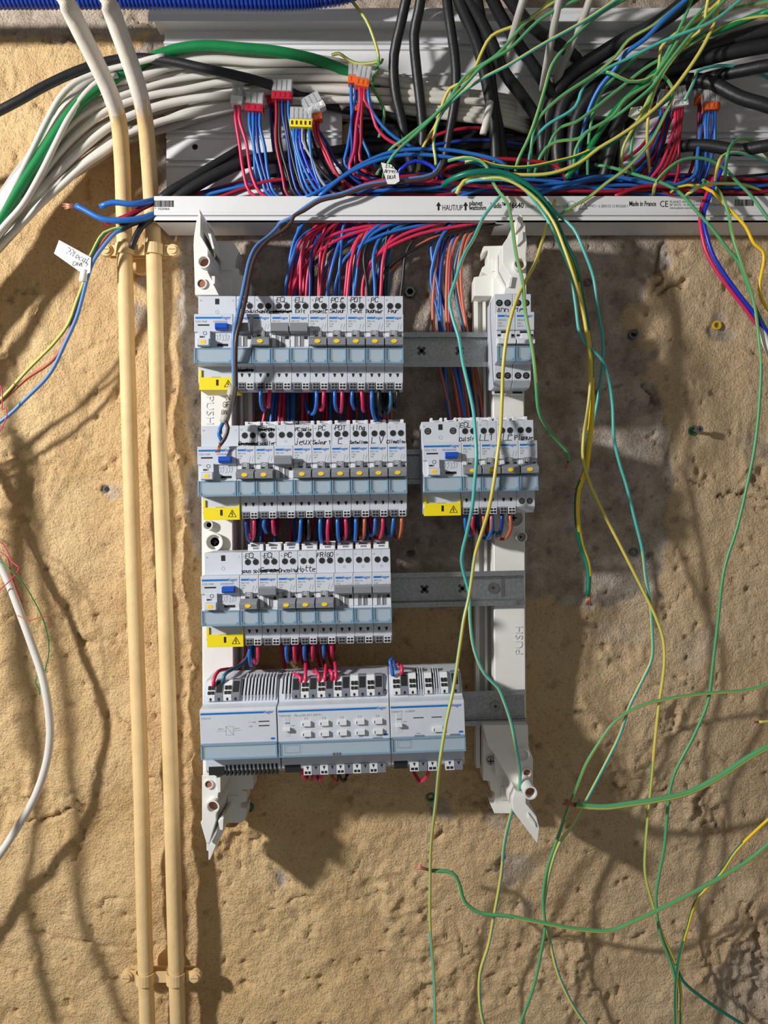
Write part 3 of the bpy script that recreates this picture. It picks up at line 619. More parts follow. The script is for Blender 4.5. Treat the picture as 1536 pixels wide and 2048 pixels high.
def breaker(loc, ang, on, top, low, label, group=None, model='MFS 716', amps='C16', clip_top=True, scratch=(False, False), below=None, screwed=False):
    wd = 17.55; t = thing('circuit_breaker', label, 'circuit breaker', loc, ang, group)
    obj('body', body_mesh(wd, 'slim'), t)
    for x in (5.2, 12.7): add(t, 'screw_hole', x, lambda mb: (mb.ring(x, 34.4, 3.1, 2.75, 43.6, 44.15, 18, 0), mb.disc(x, 34.4, 2.75, 43.6, 44.06, 18, 1)), ['mid_grey', 'painted_dark'])  # flat dark disc painted in for the shaded hole
    if screwed:
        for x in (5.0, 12.6): add(t, 'screw', x, lambda mb: (mb.disc(x, -33, 2.8, 43.6, 44.1, 16, 0), mb.disc(x, -33, 1.9, 43.6, 44.4, 12, 1), mb.box(x - 1.4, x + 1.4, 44, 44.5, -33.3, -32.7, 0)), ['painted_dark', 'steel'])
    else:
        for x in (5.2, 12.2): add(t, 'test_slot', x, lambda mb: mb.prism_h([(x - 1.5, -29.6), (x + 1.5, -29.6), (x + .9, -32.4), (x - .3, -33.2)], 43.6, 44.1), 'painted_dark')
        for x, wh in ((1.6, 0), (9.4, 1)):
            def f(mb, x=x, wh=wh):
                mb.box(x, x + 6.8, 30, 44.6, -44.6, -38.4, 0 if wh else 2)
                for q in (.9, 3.9): mb.box(x + q, x + q + 2.2, 43, 44.75, -41, -39.2, 1); mb.box(x + q - .2, x + q + 2.4, 43, 44.7, -44, -41.8, 1)
            add(t, 'terminal', x, f, ['case_light', 'painted_dark', 'toggle_grey'])
    for q in ((8.6, 8.75, 43.9, 44.06, 38, 44), (.3, wd - .3, 59.9, 60.05, 6.3, 6.6), (8.6, 8.75, 43.9, 44.06, -29, -24)): add(t, 'seam_line', q, lambda mb: mb.box(*q), 'print_grey')
    if clip_top: top_clip(t, wd)
    o = add(t, 'brand_stripe', wd, lambda mb: mb.box(1.2, 8.0, 59.9, 60.08, 18.2, 20.0), 'brand_blue')
    tx(t, 'brand_text', 'hager', 3.6, 'brand_blue', 8.1, 60.1, 18.1, bold=.06, sx=.98)
    tx(t, 'model_text', model, 2.1, 'print_grey', 1.2, 60.1, 15.4); tx(t, 'rating_text', amps, 2.4, 'print_grey', 1.2, 60.1, 12.8); tx(t, 'rating_text', '3000', 1.5, 'print_grey', 1.2, 60.1, 10.8)
    add(t, 'wiring_symbol', 's', lambda mb: (mb.stroke([(12, 8.5), (12, 10), (13, 12), (13, 13.6)], 60.1, .22), mb.stroke([(14.6, 8.5), (14.6, 10), (15.6, 12), (15.6, 13.6)], 60.1, .22)), 'print_grey')
    tx(t, 'terminal_letter', 'N', 2.2, 'print_grey', 1.0, 44.1, 39.2); tx(t, 'terminal_letter', 'N', 2.0, 'print_grey', 1.0, 44.1, -28.6)
    window(t, wd)
    if on:
        tg = add(t, 'toggle', 'on', lambda mb: (mb.prism_x([(57, 1.2), (61, 1.6), (67.5, -1.4), (69, -2.6), (68, -7.4), (65.5, -8.0), (57, -6.5)], .5, wd - .5), mb.prism_x([(57, 7.6), (60.5, 7.6), (60.5, 1.0), (57, 1.0)], 4.6, 12.0, 0)), ['toggle_grey'], .0003)
        st = obj('sticker', simple(('sticker', 'on'), lambda mb: mb.disc(8.6, -4.2, 2.7, 68.4, 68.95, 18, 0, 1.75), ['sticker']), tg); st['label'] = 'round yellow sticker'
        obj('off_mark', simple(('off_mark', 1), lambda mb: (mb.ring(8.3, 5.4, 1.5, 1.05, 60.4, 60.65, 14), mb.box(5.2, 8.4, 60.4, 60.7, 1.9, 3.2, 1)), ['case_light', 'painted_dark']), tg)
        add(t, 'toggle_slot', 'on', lambda mb: (mb.box(13.4, 16.0, 57.4, 58.0, .5, 3.0, 1), mb.box(.6, 4.2, 57.4, 58.2, -7, 6, 0), mb.box(12.4, 13.2, 57.4, 58.4, -7, 6, 0)), ['case_light', 'painted_dark'])
    else:
        add(t, 'toggle', 'off', lambda mb: mb.prism_x([(57, 4.0), (64.5, 4.4), (67.5, 5.2), (68.5, 11.6), (67, 13.2), (57, 9.6)], .5, wd - .5), ['toggle_grey'], .0003)
        add(t, 'toggle_slot', 'off', lambda mb: (mb.box(4.6, 12.4, 57.4, 58.0, -7, 2.4, 0), mb.box(7.6, 9.0, 57.4, 58.6, -6.8, 2.2, 2), mb.box(13.2, 15.8, 57.4, 58.1, 0, 2.6, 1), mb.box(.6, 4.0, 57.4, 58.3, -7.2, 3.4, 2), mb.box(13, wd - .6, 57.4, 58.1, -7.2, -.4, 2)), ['toggle_grey', 'painted_dark', 'case_light'])
    L = []
    if top: L.append((top, wd / 2 - .6, 38.0, fit(top, 15.5, 4.6), scratch[0]))
    zl = 24.2 + 16.5 * max(0, loc[2]) / .715
    if low: L.append((low, wd / 2 - .8, zl, min(31.4 - zl, fit(low, 17.8, 6)), scratch[1]))
    if below: L.append((below, wd / 2, -28, fit(below, 15), True))
    if not low and not top: add(t, 'test_mark', 1, lambda mb: mb.ring(8.8, 28.2, 1.2, .95, 43.9, 44.08, 14), 'print_grey')
    if L: hand(t, L, wd)
    return t
def rcd(loc, ang, label, wd=36.2, model='CDS 764F', amp='63A/\u0394n0.03A', screws=False, clips=False):
    t = thing('residual_current_switch', label, 'safety switch', loc, ang)
    obj('body', body_mesh(wd, 'slim'), t); window(t, wd); m = wd / 2
    add(t, 'key_slot', 1, lambda mb: (mb.box(m - 2.0, m + 2.0, 43.6, 44.1, 36, 41.4), mb.ring(m, 28.8, 1.7, 1.4, 43.9, 44.1, 16, 1)), ['painted_dark', 'print_grey'])
    if screws:
        for x in (6.0, 30.0): add(t, 'screw', ('r', x), lambda mb: (mb.disc(x, 35, 3.3, 43.6, 44.1, 18, 0), mb.disc(x, 35, 2.4, 43.6, 44.6, 14, 1), mb.box(x - 1.8, x + 1.8, 44.2, 44.7, 34.7, 35.3, 0)), ['painted_dark', 'steel'])
    if clips:
        for k in (0, 1):
            c = add(t, 'rail_clip', ('rc', k), lambda mb: (mb.box(10 + k * 14, 22 + k * 14, 4, 20, 43.5, 48), mb.box(10 + k * 14, 12.5 + k * 14, 4, 20, 48, 50.5), mb.box(19.5 + k * 14, 22 + k * 14, 4, 20, 48, 50.5), mb.box(13 + k * 14, 19 + k * 14, 19, 20.4, 45, 47.5, 1)), ['case_light', 'mid_grey'], .0003)
    add(t, 'brand_stripe', wd, lambda mb: mb.box(1.2, 25.5, 59.9, 60.08, 18.3, 20.1), 'brand_blue')
    tx(t, 'brand_text', 'hager', 3.9, 'brand_blue', 25.6, 60.1, 18.2, bold=.06)
    tx(t, 'model_text', model, 2.6, 'print_grey', 1.4, 60.1, 14.9); tx(t, 'rating_text', amp, 2.6, 'print_grey', 18, 60.1, 14.9, sx=.92)
    add(t, 'indicator_slot', 1, lambda mb: mb.box(3.5, 14.2, 59.9, 60.1, 11.8, 13.2), 'painted_dark')
    b = add(t, 'test_button', 1, lambda mb: (mb.prism_x([(58, 7.0), (64.5, 7.6), (66, 9.0), (65.5, 13.2), (58, 14)], 20.5, 32)), 'blue_btn', .0003); b['label'] = 'blue test button'
    add(t, 'legend', 1, lambda mb: [mb.stroke([(17 + i * 2.7, 4.5 - (i % 3)), (18.6 + i * 2.7, 4.5 - (i % 2)), (18.6 + i * 2.7, -1 + (i % 3)), (17 + i * 2.7, -1.6)], 57.65, .22) for i in range(6)] + [mb.box(21, 31, 57.4, 57.8, -6.6, -4.4, 1)], ['print_grey', 'painted_dark'])
    tg = add(t, 'toggle', 'rcd', lambda mb: (mb.prism_x([(57, 7), (61, 7), (61, -.4), (66.5, -1.6), (67, -7.6), (63, -8.4), (57, -7)], 4.2, 15.4)), 'toggle_grey' if False else 'case', .0003)
    tg['label'] = 'grey rocker toggle'
    obj('sticker', simple(('sticker', 'rcd'), lambda mb: mb.disc(9.8, -4.6, 2.7, 66.2, 66.98, 18, 0, 1.9), 'sticker'), tg)
    obj('off_mark', simple(('off_mark', 'rcd'), lambda mb: (mb.ring(10.4, 4.7, 1.8, 1.4, 60.9, 61.15, 16), mb.box(5.6, 9.0, 60.9, 61.2, .6, 2.0), mb.box(9.6, 10.1, 60.9, 61.2, .6, 2.2)), 'print_black'), tg)
    c = add(t, 'terminal_cover', 1, lambda mb: (mb.box(1.4, wd - .3, 10, 45.6, -45.5, -33.6), mb.box(1.4, 3.6, 44, 45.6, -34, -26.5), mb.box(wd - 1.6, wd - .3, 44, 45.6, -34, -29), mb.box(17.2, 19.8, 45.5, 45.75, -41.5, -35.6, 1), mb.box(13, 22, 45.4, 45.7, -33.7, -33.2, 1)), ['yellow', 'painted_dark'], .0003)
    c['label'] = 'yellow terminal cover'
    obj('warning_sign', simple(('warning_sign', 1), lambda mb: (mb.stroke([(25.2, -42.6), (32.4, -42.6), (28.8, -36.2), (25.2, -42.6)], 45.8, .45), mb.stroke([(29.3, -38), (28.0, -40), (29.4, -40), (28.5, -42)], 45.8, .5)), 'print_black'), c)
    tx(t, 'terminal_letter', 'N', 2.4, 'print_grey', 1.8, 44.1, 38.8); tx(t, 'terminal_letter', '3', 2.4, 'print_grey', wd - 3.6, 44.1, 38.8)
    return t
def isolator(loc, ang, label, note):
    wd = 17.55; t = thing('isolator_switch', label, 'switch', loc, ang); obj('body', body_mesh(wd, 'slim'), t); window(t, wd)
    for z in (35.5, -33.5):
        for x in (5.0, 12.8): add(t, 'screw', ('i', x, z), lambda mb: (mb.ring(x, z, 3.2, 2.8, 43.6, 44.2, 18, 0), mb.disc(x, z, 2.8, 43.6, 44.1, 18, 0), mb.disc(x, z, 1.8, 43.6, 44.5, 12, 1), mb.box(x - 1.5, x + 1.5, 44.2, 44.6, z - .3, z + .3, 0)), ['painted_dark', 'steel'])
    add(t, 'brand_stripe', 'i', lambda mb: mb.box(1.2, 7.6, 59.9, 60.08, 18.2, 20.0), 'brand_blue'); tx(t, 'brand_text', 'hager', 3.6, 'brand_blue', 8.1, 60.1, 18.1, bold=.06, sx=.98)
    for s, z in (('SBN232', 14.6), ('32A', 11.6), ('230 V~', 9.0)): tx(t, 'model_text', s, 2.3, 'print_grey', 1.4, 60.1, z)
    add(t, 'toggle', 'iso', lambda mb: mb.prism_x([(57, -1.5), (63, -2), (66.5, -5), (66, -7.8), (57, -7.2)], .5, wd - .5), 'case_light', .0003)
    add(t, 'toggle_slot', 'iso', lambda mb: (mb.box(4.5, 10.5, 57.3, 58.2, 3.6, 5.4, 1), mb.box(5.5, 13.5, 57.3, 60, -1.6, 3.2, 0), mb.box(1.4, 4.2, 57.3, 58, .8, 2.6, 1), mb.box(14.4, 16.6, 57.3, 58, .8, 2.6, 1)), ['case_light', 'painted_dark'])
    add(t, 'foot_clip', 'iso', lambda mb: (mb.box(2, wd - 2, 16, 19, -47.5, -44), mb.box(4, wd - 4, 17, 19.4, -46.6, -44.8, 1)), ['case_light', 'painted_dark'])
    tx(t, 'terminal_letter', '2', 2.4, 'print_grey', 1.4, 44.1, -39.4); tx(t, 'terminal_letter', '4', 2.4, 'print_grey', 14, 44.1, -39.4)
    hand(t, [(note, wd / 2 - .5, 25.4, fit(note, 13, 5), False)], wd)
def rowpos(xpx, ypx, slope, offset_mm):
    p = P(xpx, ypx, .105); a = math.atan(slope); return (p.x + offset_mm / 1000 * math.cos(a), -.045, p.z - offset_mm / 1000 * math.sin(a)), a
BR = '%s circuit breaker %s'
def breaker_row(x, y, slope, rcdw, items, rowname, **kw):
    for i, it in enumerate(items):
        loc, a = rowpos(x, y, slope, rcdw + i * 17.6); breaker(loc, a, clip_top=kw.get('clip', True), **it)
loc, a = rowpos(388, 677, 0, 0); rcd(loc, a, 'wide safety switch with yellow cover at the start of the top row')
loc, a = rowpos(395, 943, -.0155, 0); rcd(loc, a, 'wide safety switch with yellow cover and a stripped wire hanging onto it')
loc, a = rowpos(402, 1202.5, -.021, 0); rcd(loc, a, 'wide safety switch with yellow cover at the start of the third row')
loc, a = rowpos(846, 934.5, -.019, 0); rcd(loc, a, 'wide safety switch with two visible screws, in the small breaker group', model='CDA 743F', amp='40A/\u0394n0.03A', screws=True, clips=True)
def B(on, top, low, label, model='MFS 710', amps='C10', **k): return dict(on=on, top=top, low=low, label=label, model=model, amps=amps, **k)
breaker_row(388, 677, 0, 36.4, [
 B(0, 'ECL', 'Dressdu', 'grey circuit breaker, handle up, half hidden behind the blue and brown wire pair', below='Ventil'),
 B(1, '', 'chambre', 'grey circuit breaker marked chambre in marker, between two raised handles'),
 B(0, 'ECL', 'escalier', 'grey circuit breaker marked ECL above a scribbled word, handle up', scratch=(False, True)),
 B(0, 'ELL', 'Exit', 'grey circuit breaker marked Exit, handle up'),
 B(1, 'PC', 'congel2', 'grey circuit breaker marked PC congel2, handle down', 'MFS 716', 'C16'),
 B(1, 'PC 2', 'Sejour', 'grey circuit breaker marked PC 2 above the word Sejour', 'MFS 716', 'C16'),
 B(1, 'PDT', '1+Pdt', 'grey circuit breaker marked PDT 1+Pdt', 'MFS 716', 'C16'),
 B(1, 'PC', 'Buander', 'grey circuit breaker marked PC Buander', 'MFS 716', 'C16'),
 B(1, '', 'Four', 'grey circuit breaker at the free end of the top row, marked Four', 'MFS 720', 'C20')], 'top', clip=False)
breaker_row(395, 943, -.0155, 36.4, [
 B(1, '', 'Dressing', 'grey circuit breaker with a struck word, next to the switch with the stripped wire', scratch=(False, True)),
 B(1, 'Salon', 'Escalier', 'grey circuit breaker with one word blacked out above Escalier', scratch=(True, False)),
 B(0, '', '', 'unmarked grey circuit breaker with raised handle in the second row', 'MFS 716', 'C16'),
 B(1, 'PC Salle', 'jeux', 'grey circuit breaker marked PC Salle jeux', 'MFS 716', 'C16'),
 B(1, 'PC', 'Sejour 1', 'grey circuit breaker marked PC Sejour 1', 'MFS 716', 'C16'),
 B(1, 'PDT', '2', 'grey circuit breaker marked PDT 2', 'MFS 716', 'C16'),
 B(1, 'ling', 'Sechelinge', 'grey circuit breaker marked Sechelinge', 'MFS 720', 'C20'),
 B(1, '', 'L V', 'grey circuit breaker marked L V', 'MFS 720', 'C20'),
 B(1, '', 'Climatise', 'grey circuit breaker at the free end of the second row, marked Climatise', 'MFS 720', 'C20')], 'second')
breaker_row(402, 1202.5, -.021, 36.3, [
 B(1, 'ECL', 'sous sol', 'grey circuit breaker marked ECL sous sol'),
 B(0, 'ECL', 'Garage', 'grey circuit breaker marked ECL above a blacked out word, handle up, third row', scratch=(False, True)),
 B(1, 'PC', 'Dressing', 'grey circuit breaker marked PC Dressing', 'MFS 716', 'C16'),
 B(1, '', 'Hotte', 'grey circuit breaker marked Hotte', 'MFS 716', 'C16'),
 B(1, 'FRIGO', '', 'grey circuit breaker marked FRIGO', 'MFS 716', 'C16')] +
 [B(0, '', '', 'unmarked grey circuit breaker, handle up, one of three closing the third row', 'MFS 716', 'C16', group='unmarked raised breakers in the third row') for _ in range(3)], 'third')
breaker_row(846, 934.5, -.019, 36.3, [
 B(1, 'ECL +', 'Cuisine', 'grey circuit breaker marked ECL Cuisine in the small group'),
 B(1, '', 'LL1', 'grey circuit breaker marked LL1 in the small group', 'MFS 720', 'C20'),
 B(1, '', 'LL2', 'grey circuit breaker marked LL2 in the small group', 'MFS 720', 'C20'),
 B(1, '', 'Plaque', 'grey circuit breaker marked Plaque with two screw terminals below', 'MFS 732', 'C32', screwed=True)], 'small group')
for i, (n, lb) in enumerate((('ADD', 'pale isolator switch marked ADD, alone on the rail with its twin'), ('12C', 'pale isolator switch marked 12C crossed by two green and yellow wires'))):
    loc, a = rowpos(993, 673, 0, i * 17.7); isolator(loc, a, lb, n)

# wide control modules of the bottom row
def control(kind, wd, loc, ang, label):
    t = thing('control_module', label, 'control module', loc, ang); obj('body', body_mesh(wd, 'wide'), t)
    o = obj('label_window', simple(('label_window', 'c', wd), lambda mb: (mb.box(.3, wd - .3, 60.2, 61.2, -22.2, -9.4, 0), mb.box(.3, wd - .3, 60, 62, -10.2, -8.8, 1), mb.box(.3, wd - .3, 60, 61.8, -23.2, -21.8, 1), mb.box(.3, 1.6, 59.5, 62, -23.2, -9, 1), mb.box(wd - 1.6, wd - .3, 59.5, 62, -23.2, -9, 1)), ['window_blue', 'window_edge']), t)
    add(t, 'label_card', wd, lambda mb: mb.box(1.4, wd - 1.4, 59.4, 60.1, -21.2, -10.6), 'label_card')
    add(t, 'brand_stripe', wd, lambda mb: mb.box(.8, wd - 11.5, 59.9, 60.1, 18.2, 20.0), 'brand_blue'); tx(t, 'brand_text', 'hager', 3.8, 'brand_blue', wd - 11.2, 60.12, 18.1, bold=.06)
    tx(t, 'approval_mark', 'UK\nCA', 3.4, 'print_black', wd - 6.5, 45.2, 31, bold=.05)
    o = add(t, 'blue_badge', wd, lambda mb: (mb.disc(wd - 4, -5.6, 2.3, 59.9, 60.1, 16, 0, 1.0)), 'brand_blue')
    # vents and terminals along the sloping top edge: (44,33)->(33,44)
    def top_blocks(lst):
        for (x, w_, c) in lst:
            def f(mb, x=x, w_=w_, c=c):
                mb.prism_x([(40, 28), (47.5, 28), (47.5, 32.5), (37, 45.5), (30, 45.5)], x, x + w_, 0 if c == 'w' else 2)
                mb.disc(x + w_ / 2, 29.6, 1.1, 47.3, 47.7, 8, 1, 1.5)
                if c == 'w':
                    for q in (.12, .56):
                        mb.prism_x([(47.2, 34.2), (45.9, 34.6), (44.2, 36.6), (45.6, 36.6)], x + w_ * q, x + w_ * (q + .32), 1)
                        mb.prism_x([(44.4, 38), (42.6, 38), (40.4, 41), (42, 41)], x + w_ * q, x + w_ * (q + .32), 1)
                else: mb.prism_x([(46.4, 33.8), (44, 34), (36, 44.4), (38.2, 44.4)], x + .8, x + w_ - .8, 1)
            add(t, 'terminal', (kind, round(x, 1), 'top'), f, ['case_light', 'painted_dark', 'mid_grey'])
    def vents(x0, x1, n, low=False):
        for i in range(n):
            x = x0 + (x1 - x0) * i / n; w_ = (x1 - x0) / n * .5
            if low: add(t, 'vent_slot', (kind, 'l', i), lambda mb: mb.box(x, x + w_, 30, 44.6, -44, -34), 'painted_dark')
            else:
                add(t, 'vent_slot', (kind, 't', i, x0), lambda mb: mb.prism_x([(43.8, 27.5), (44.3, 27.5), (44.3, 33.2), (33.2, 44.3), (20, 46.2), (20, 45.6), (33, 43.4), (43.7, 33)], x, x + w_), 'painted_dark')
                add(t, 'vent_rib', (kind, 't', i, x0), lambda mb: mb.prism_x([(43.8, 26.5), (46.2, 27), (46.2, 33.6), (34, 45.8), (20, 48), (20, 45.6), (33, 43.4), (43.7, 33)], x + w_, x + w_ * 2), 'case', .0002)
    def low_blocks(lst):
        for (x, w_, c) in lst:
            def f(mb, x=x, w_=w_, c=c):
                mb.box(x, x + w_, 30, 46.2, -45.5, -36.6, 0 if c == 'w' else 2); mb.prism_h([(x + w_ / 2 - 1.3, -37.4), (x + w_ / 2 + 1.3, -37.4), (x + w_ / 2, -40.6)], 46, 46.4, 1)
                if c == 'w': mb.box(x + 1, x + w_ / 2 - .4, 45.8, 46.4, -44.4, -42, 1); mb.box(x + w_ / 2 + .4, x + w_ - 1, 45.8, 46.4, -44.4, -42, 1)
            add(t, 'terminal', (kind, round(x, 1), 'low'), f, ['case_light', 'painted_dark', 'mid_grey'])
    def pad(x, z, w_, ht=4.6):
        add(t, 'push_button', (kind, x, z), lambda mb: (mb.box(x, x + w_, 59, 62.6, z - ht / 2, z + ht / 2, 0), mb.box(x + .7, x + 1.8, 62.4, 62.8, z - 1.4, z + 1.2, 1)), ['case_light', 'painted_dark'], .0003)
    def slider(x):
        add(t, 'mode_slider', (kind, x), lambda mb: (mb.box(x, x + 5.2, 59.8, 60.15, -4.5, 14, 1), mb.box(x + .2, x + 5, 60, 60.3, 7.4, 9, 2), mb.box(x - .4, x + 5.4, 60, 64, 1.4, 4.2, 0)), ['case_light', 'label_card', 'mid_grey'], .0002)
        for s, z in (('auto', 5.2), ('man', 2.2)): tx(t, 'mode_text', s, 1.9, 'print_grey', x + 6.3, 60.12, z)
    if kind == 'supply':
        top_blocks([(4.0, 7.6, 'w'), (11.8, 7.6, 'g'), (19.8, 7.6, 'w'), (27.6, 7.6, 'g')]); vents(37, wd - 2, 10); vents(19, wd - 1, 13, True)
        add(t, 'connector_bay', kind, lambda mb: mb.box(3, 18, 30, 44.5, -43, -35), 'painted_dark')
        tx(t, 'model_text', 'TXA112', 2.6, 'print_grey', 1, 60.1, 14.2); tx(t, 'rating_text', '230 V~ 50/60 Hz', 2.2, 'print_grey', 6, 45.2, 25.2)
        for s, x in (('1', 7), ('3', 15), ('5', 31), ('L', 7), ('N', 15)): tx(t, 'terminal_number', s, 2.2, 'print_grey', x, 44.9, 30.8 - (3 if s in 'LN' else 0) - 3.2)
        add(t, 'wiring_diagram', kind, lambda mb: (mb.stroke([(24, -1), (31, -1), (31, 7), (24, 7), (24, -1)], 60.1, .25), mb.stroke([(24, 7), (31, -1)], 60.1, .25), mb.stroke([(16, 3), (24, 3)], 60.1, .25), mb.stroke([(31, 3), (38, 3)], 60.1, .25)), 'print_grey')
        tx(t, 'diagram_text', '230 V~', 1.9, 'print_grey', 16.5, 60.1, 4.2); tx(t, 'diagram_text', '30 V=', 1.9, 'print_grey', 32, 60.1, 4.2)
        for s, z in (('I > max', 9.6), ('OK', 5.6)): tx(t, 'lamp_text', s, 2.2, 'print_grey', 45.5, 60.1, z)
        for z in (10.2, 6.2): add(t, 'status_lamp', z, lambda mb: mb.box(54.5, 64.5, 59.9, 60.15, z, z + .9), 'print_black')
        add(t, 'nose_line', kind, lambda mb: mb.box(.5, wd - .5, 59.9, 60.08, -8.6, -8.2), 'print_grey')
    elif kind == 'output':
        vents(3, 17, 4)
        lst = []; x = 21
        for i in range(10): lst.append((x, 7.6, 'w' if i % 2 == 0 else 'g')); x += 7.8
        top_blocks([(12.5, 7.8, 'g')] + lst); low_blocks(lst)
        add(t, 'connector_bay', kind, lambda mb: mb.box(3, 18, 30, 44.5, -43, -36), 'painted_dark')
        tx(t, 'model_text', 'TXA610D   10x \u00b516A AC1 230 V~', 2.8, 'print_grey', 1, 60.1, 14.0)
        for i, nme in enumerate((1, 3, 5, 7, 9, 11, 13, 15, 17, 19)):
            tx(t, 'terminal_number', str(nme), 1.9, 'print_grey', 24 + 7.8 * i, 44.9 + 1.2, 25.6 + .4, 'CENTER')
        for i in range(5):
            x = 22.5 + i * 16.6; pad(x, 7.2, 8.6); pad(x, -2.4, 8.6)
            tx(t, 'channel_text', 'C%d' % (2 * i + 1), 3.0, 'print_grey', x + 2.4, 60.12, 10.6); tx(t, 'channel_text', 'C%d' % (2 * i + 2), 3.0, 'print_grey', x + 2.4, 60.12, -7.4)
        slider(6.4)
        add(t, 'card_mark', kind, lambda mb: mb.stroke([(6, -19), (20, -19), (20, -12), (6, -12), (6, -19)], 61.4, .3), 'print_grey')
        add(t, 'window_tab', kind, lambda mb: [mb.box(50 + i * 2.6, 51.6 + i * 2.6, 61, 62.4, -22.8, -20.4) for i in range(3)] + [mb.box(88, 97, 59.9, 60.2, -9, -8)], 'mid_grey')
    else:
        top_blocks([(3, 7.6, 'w'), (10.8, 7.6, 'g'), (18.6, 7.2, 'w'), (33.6, 7.2, 'w'), (48.6, 7.2, 'w'), (59, 7.6, 'g')]); vents(26.4, 33, 3); vents(41.4, 48, 3)
        low_blocks([(17, 8.4, 'w'), (25.8, 7.6, 'g'), (34.2, 8.4, 'w'), (50.6, 8.4, 'w'), (59.4, 7.6, 'g')])
        add(t, 'connector_bay', kind, lambda mb: mb.box(2, 15, 30, 44.5, -43, -36), 'painted_dark')
        tx(t, 'model_text', 'TXA661A   1x300W', 2.6, 'print_grey', 1, 60.1, 14.2); tx(t, 'rating_text', '230 V~ 50/60 Hz', 2.2, 'print_grey', 17, 46.1, 25.6)
        slider(5.6); pad(39, -2.2, 9.4)
        for x in (21.5, 38.5): add(t, 'status_lamp', ('d', x), lambda mb: mb.box(x, x + 9.5, 59.9, 60.15, 8.4, 9.2), 'print_black')
        add(t, 'nose_line', kind, lambda mb: (mb.box(.5, wd - .5, 59.9, 60.08, -8.6, -8.3), mb.box(22, 31, 59.9, 60.3, -8.8, -7.2, 1), mb.box(55, 64, 59.9, 60.3, -8.8, -7.2, 1)), ['print_grey', 'mid_grey'])
        add(t, 'card_mark', kind, lambda mb: mb.stroke([(6, -18), (18, -18), (18, -11.5), (6, -11.5), (6, -18)], 61.4, .3), 'print_grey')
        tx(t, 'lamp_text', 'learn', 1.9, 'print_grey', 24, 60.1, -6.2)
for kind, off, wd, lb in (('supply', 0, 71.4, 'power supply module with slotted vents at one end of the bottom row'), ('output', 72.2, 104.2, 'widest control module with ten small push buttons in two rows'), ('dimmer', 176.9, 69.4, 'dimmer module with one push button at the free end of the bottom row')):
    loc, a = rowpos(400.5, 1470, -.036, off); control(kind, wd, loc, a, lb)

# ------------------------------------------------------------------ wires, front hanging earth wires first
HB = 'bright green and yellow earth wires crossing above the trunking'
def yg(pts, h, label, group=None, r=1.65, mats=YG, **k):
    return wire(pts, h, r, mats, label, 'earth_wire', 'wire', group, phase=k.pop('phase', rng.choice((.5, 1.0)) + rng.uniform(-.12, .12)), twist=k.pop('twist', rng.uniform(.2, .9)), **k)
G1 = 'green and yellow earth wire in the fan above the trunking'
FAN = [
 [(1120, -20), (1063, 37), (983, 72), (967, 97), (947, 140), (920, 167), (900, 177), (887, 203), (873, 247), (847, 293), (833, 345)],
 [(1140, -15), (1060, 37), (993, 110), (933, 150), (887, 213), (810, 277), (780, 300), (753, 350)],
 [(1185, -15), (1083, 37), (1020, 97), (967, 130), (927, 173), (843, 257), (787, 310), (770, 340)],
 [(1240, -5), (1167, 43), (1083, 90), (1017, 130), (960, 160), (907, 200), (880, 233), (867, 283), (872, 325)],
 [(1275, -15), (1197, 30), (1134, 90), (1104, 130), (1091, 173), (1074, 230), (1057, 277), (1034, 328)],
 [(1370, 0), (1307, 50), (1257, 80), (1231, 113), (1191, 147), (1117, 197), (1074, 243), (1062, 300)],
 [(1390, -20), (1367, 40), (1344, 87), (1321, 133), (1307, 177), (1291, 223), (1271, 253), (1262, 310)],
 [(1500, -15), (1424, 43), (1357, 70), (1324, 83), (1271, 110), (1204, 143), (1167, 173), (1151, 213), (1091, 253), (1064, 287), (1057, 325)],
 [(1224, 147), (1257, 163), (1291, 160), (1317, 147), (1337, 163), (1347, 187), (1331, 227), (1301, 283), (1257, 333), (1211, 367), (1177, 395, 46), (1134, 420, 50), (1109, 443, 50), (1113, 470, 48), (1128, 500, 46)],
 [(1310, 150), (1297, 167), (1251, 197), (1224, 233), (1174, 263), (1157, 277), (1114, 283), (1091, 297), (1074, 330)],
 [(1320, 150), (1304, 173), (1257, 213), (1231, 233), (1171, 267), (1151, 300), (1147, 335)],
 [(1420, -20), (1412, 20), (1407, 53), (1385, 75)],
 [(1545, 0), (1517, 7), (1457, 20), (1391, 50), (1344, 70), (1300, 95)],
 [(1460, -20), (1420, 20), (1385, 45), (1345, 72), (1322, 95), (1318, 130), (1300, 190), (1270, 250), (1245, 300)],
 [(1545, 30), (1480, 40), (1420, 65), (1370, 95), (1300, 130), (1235, 180), (1150, 245), (1120, 255)],
 [(1391, 153), (1394, 143), (1424, 133), (1467, 133), (1504, 143), (1545, 166)],
 [(1300, 300), (1314, 363), (1331, 343), (1364, 320), (1407, 317), (1444, 333), (1474, 363), (1501, 390, 52), (1531, 430, 55), (1565, 480, 55)],
 [(1380, 385), (1407, 370), (1451, 367), (1491, 370), (1524, 383), (1565, 405)],
 [(1455, 310), (1461, 293), (1474, 280), (1501, 280), (1521, 297), (1550, 330)],
 [(1436, 330), (1444, 313), (1464, 305), (1497, 310), (1550, 330)],
]
FAN[8] = [(1160, 180, 8), (1190, 152, 30)] + FAN[8]; FAN[9] = [(1440, -20), (1370, 60), (1335, 115)] + FAN[9]; FAN[10] = [(1470, -20), (1390, 60), (1345, 115)] + FAN[10]
FAN[11] += [(1345, 120), (1312, 175), (1295, 250)]; FAN[12] += [(1250, 135), (1200, 190), (1180, 260)]; FAN[14] += [(1095, 300)]; FAN[15] = [(1370, 200), (1385, 170)] + FAN[15]; FAN[16] = FAN[16][1:]
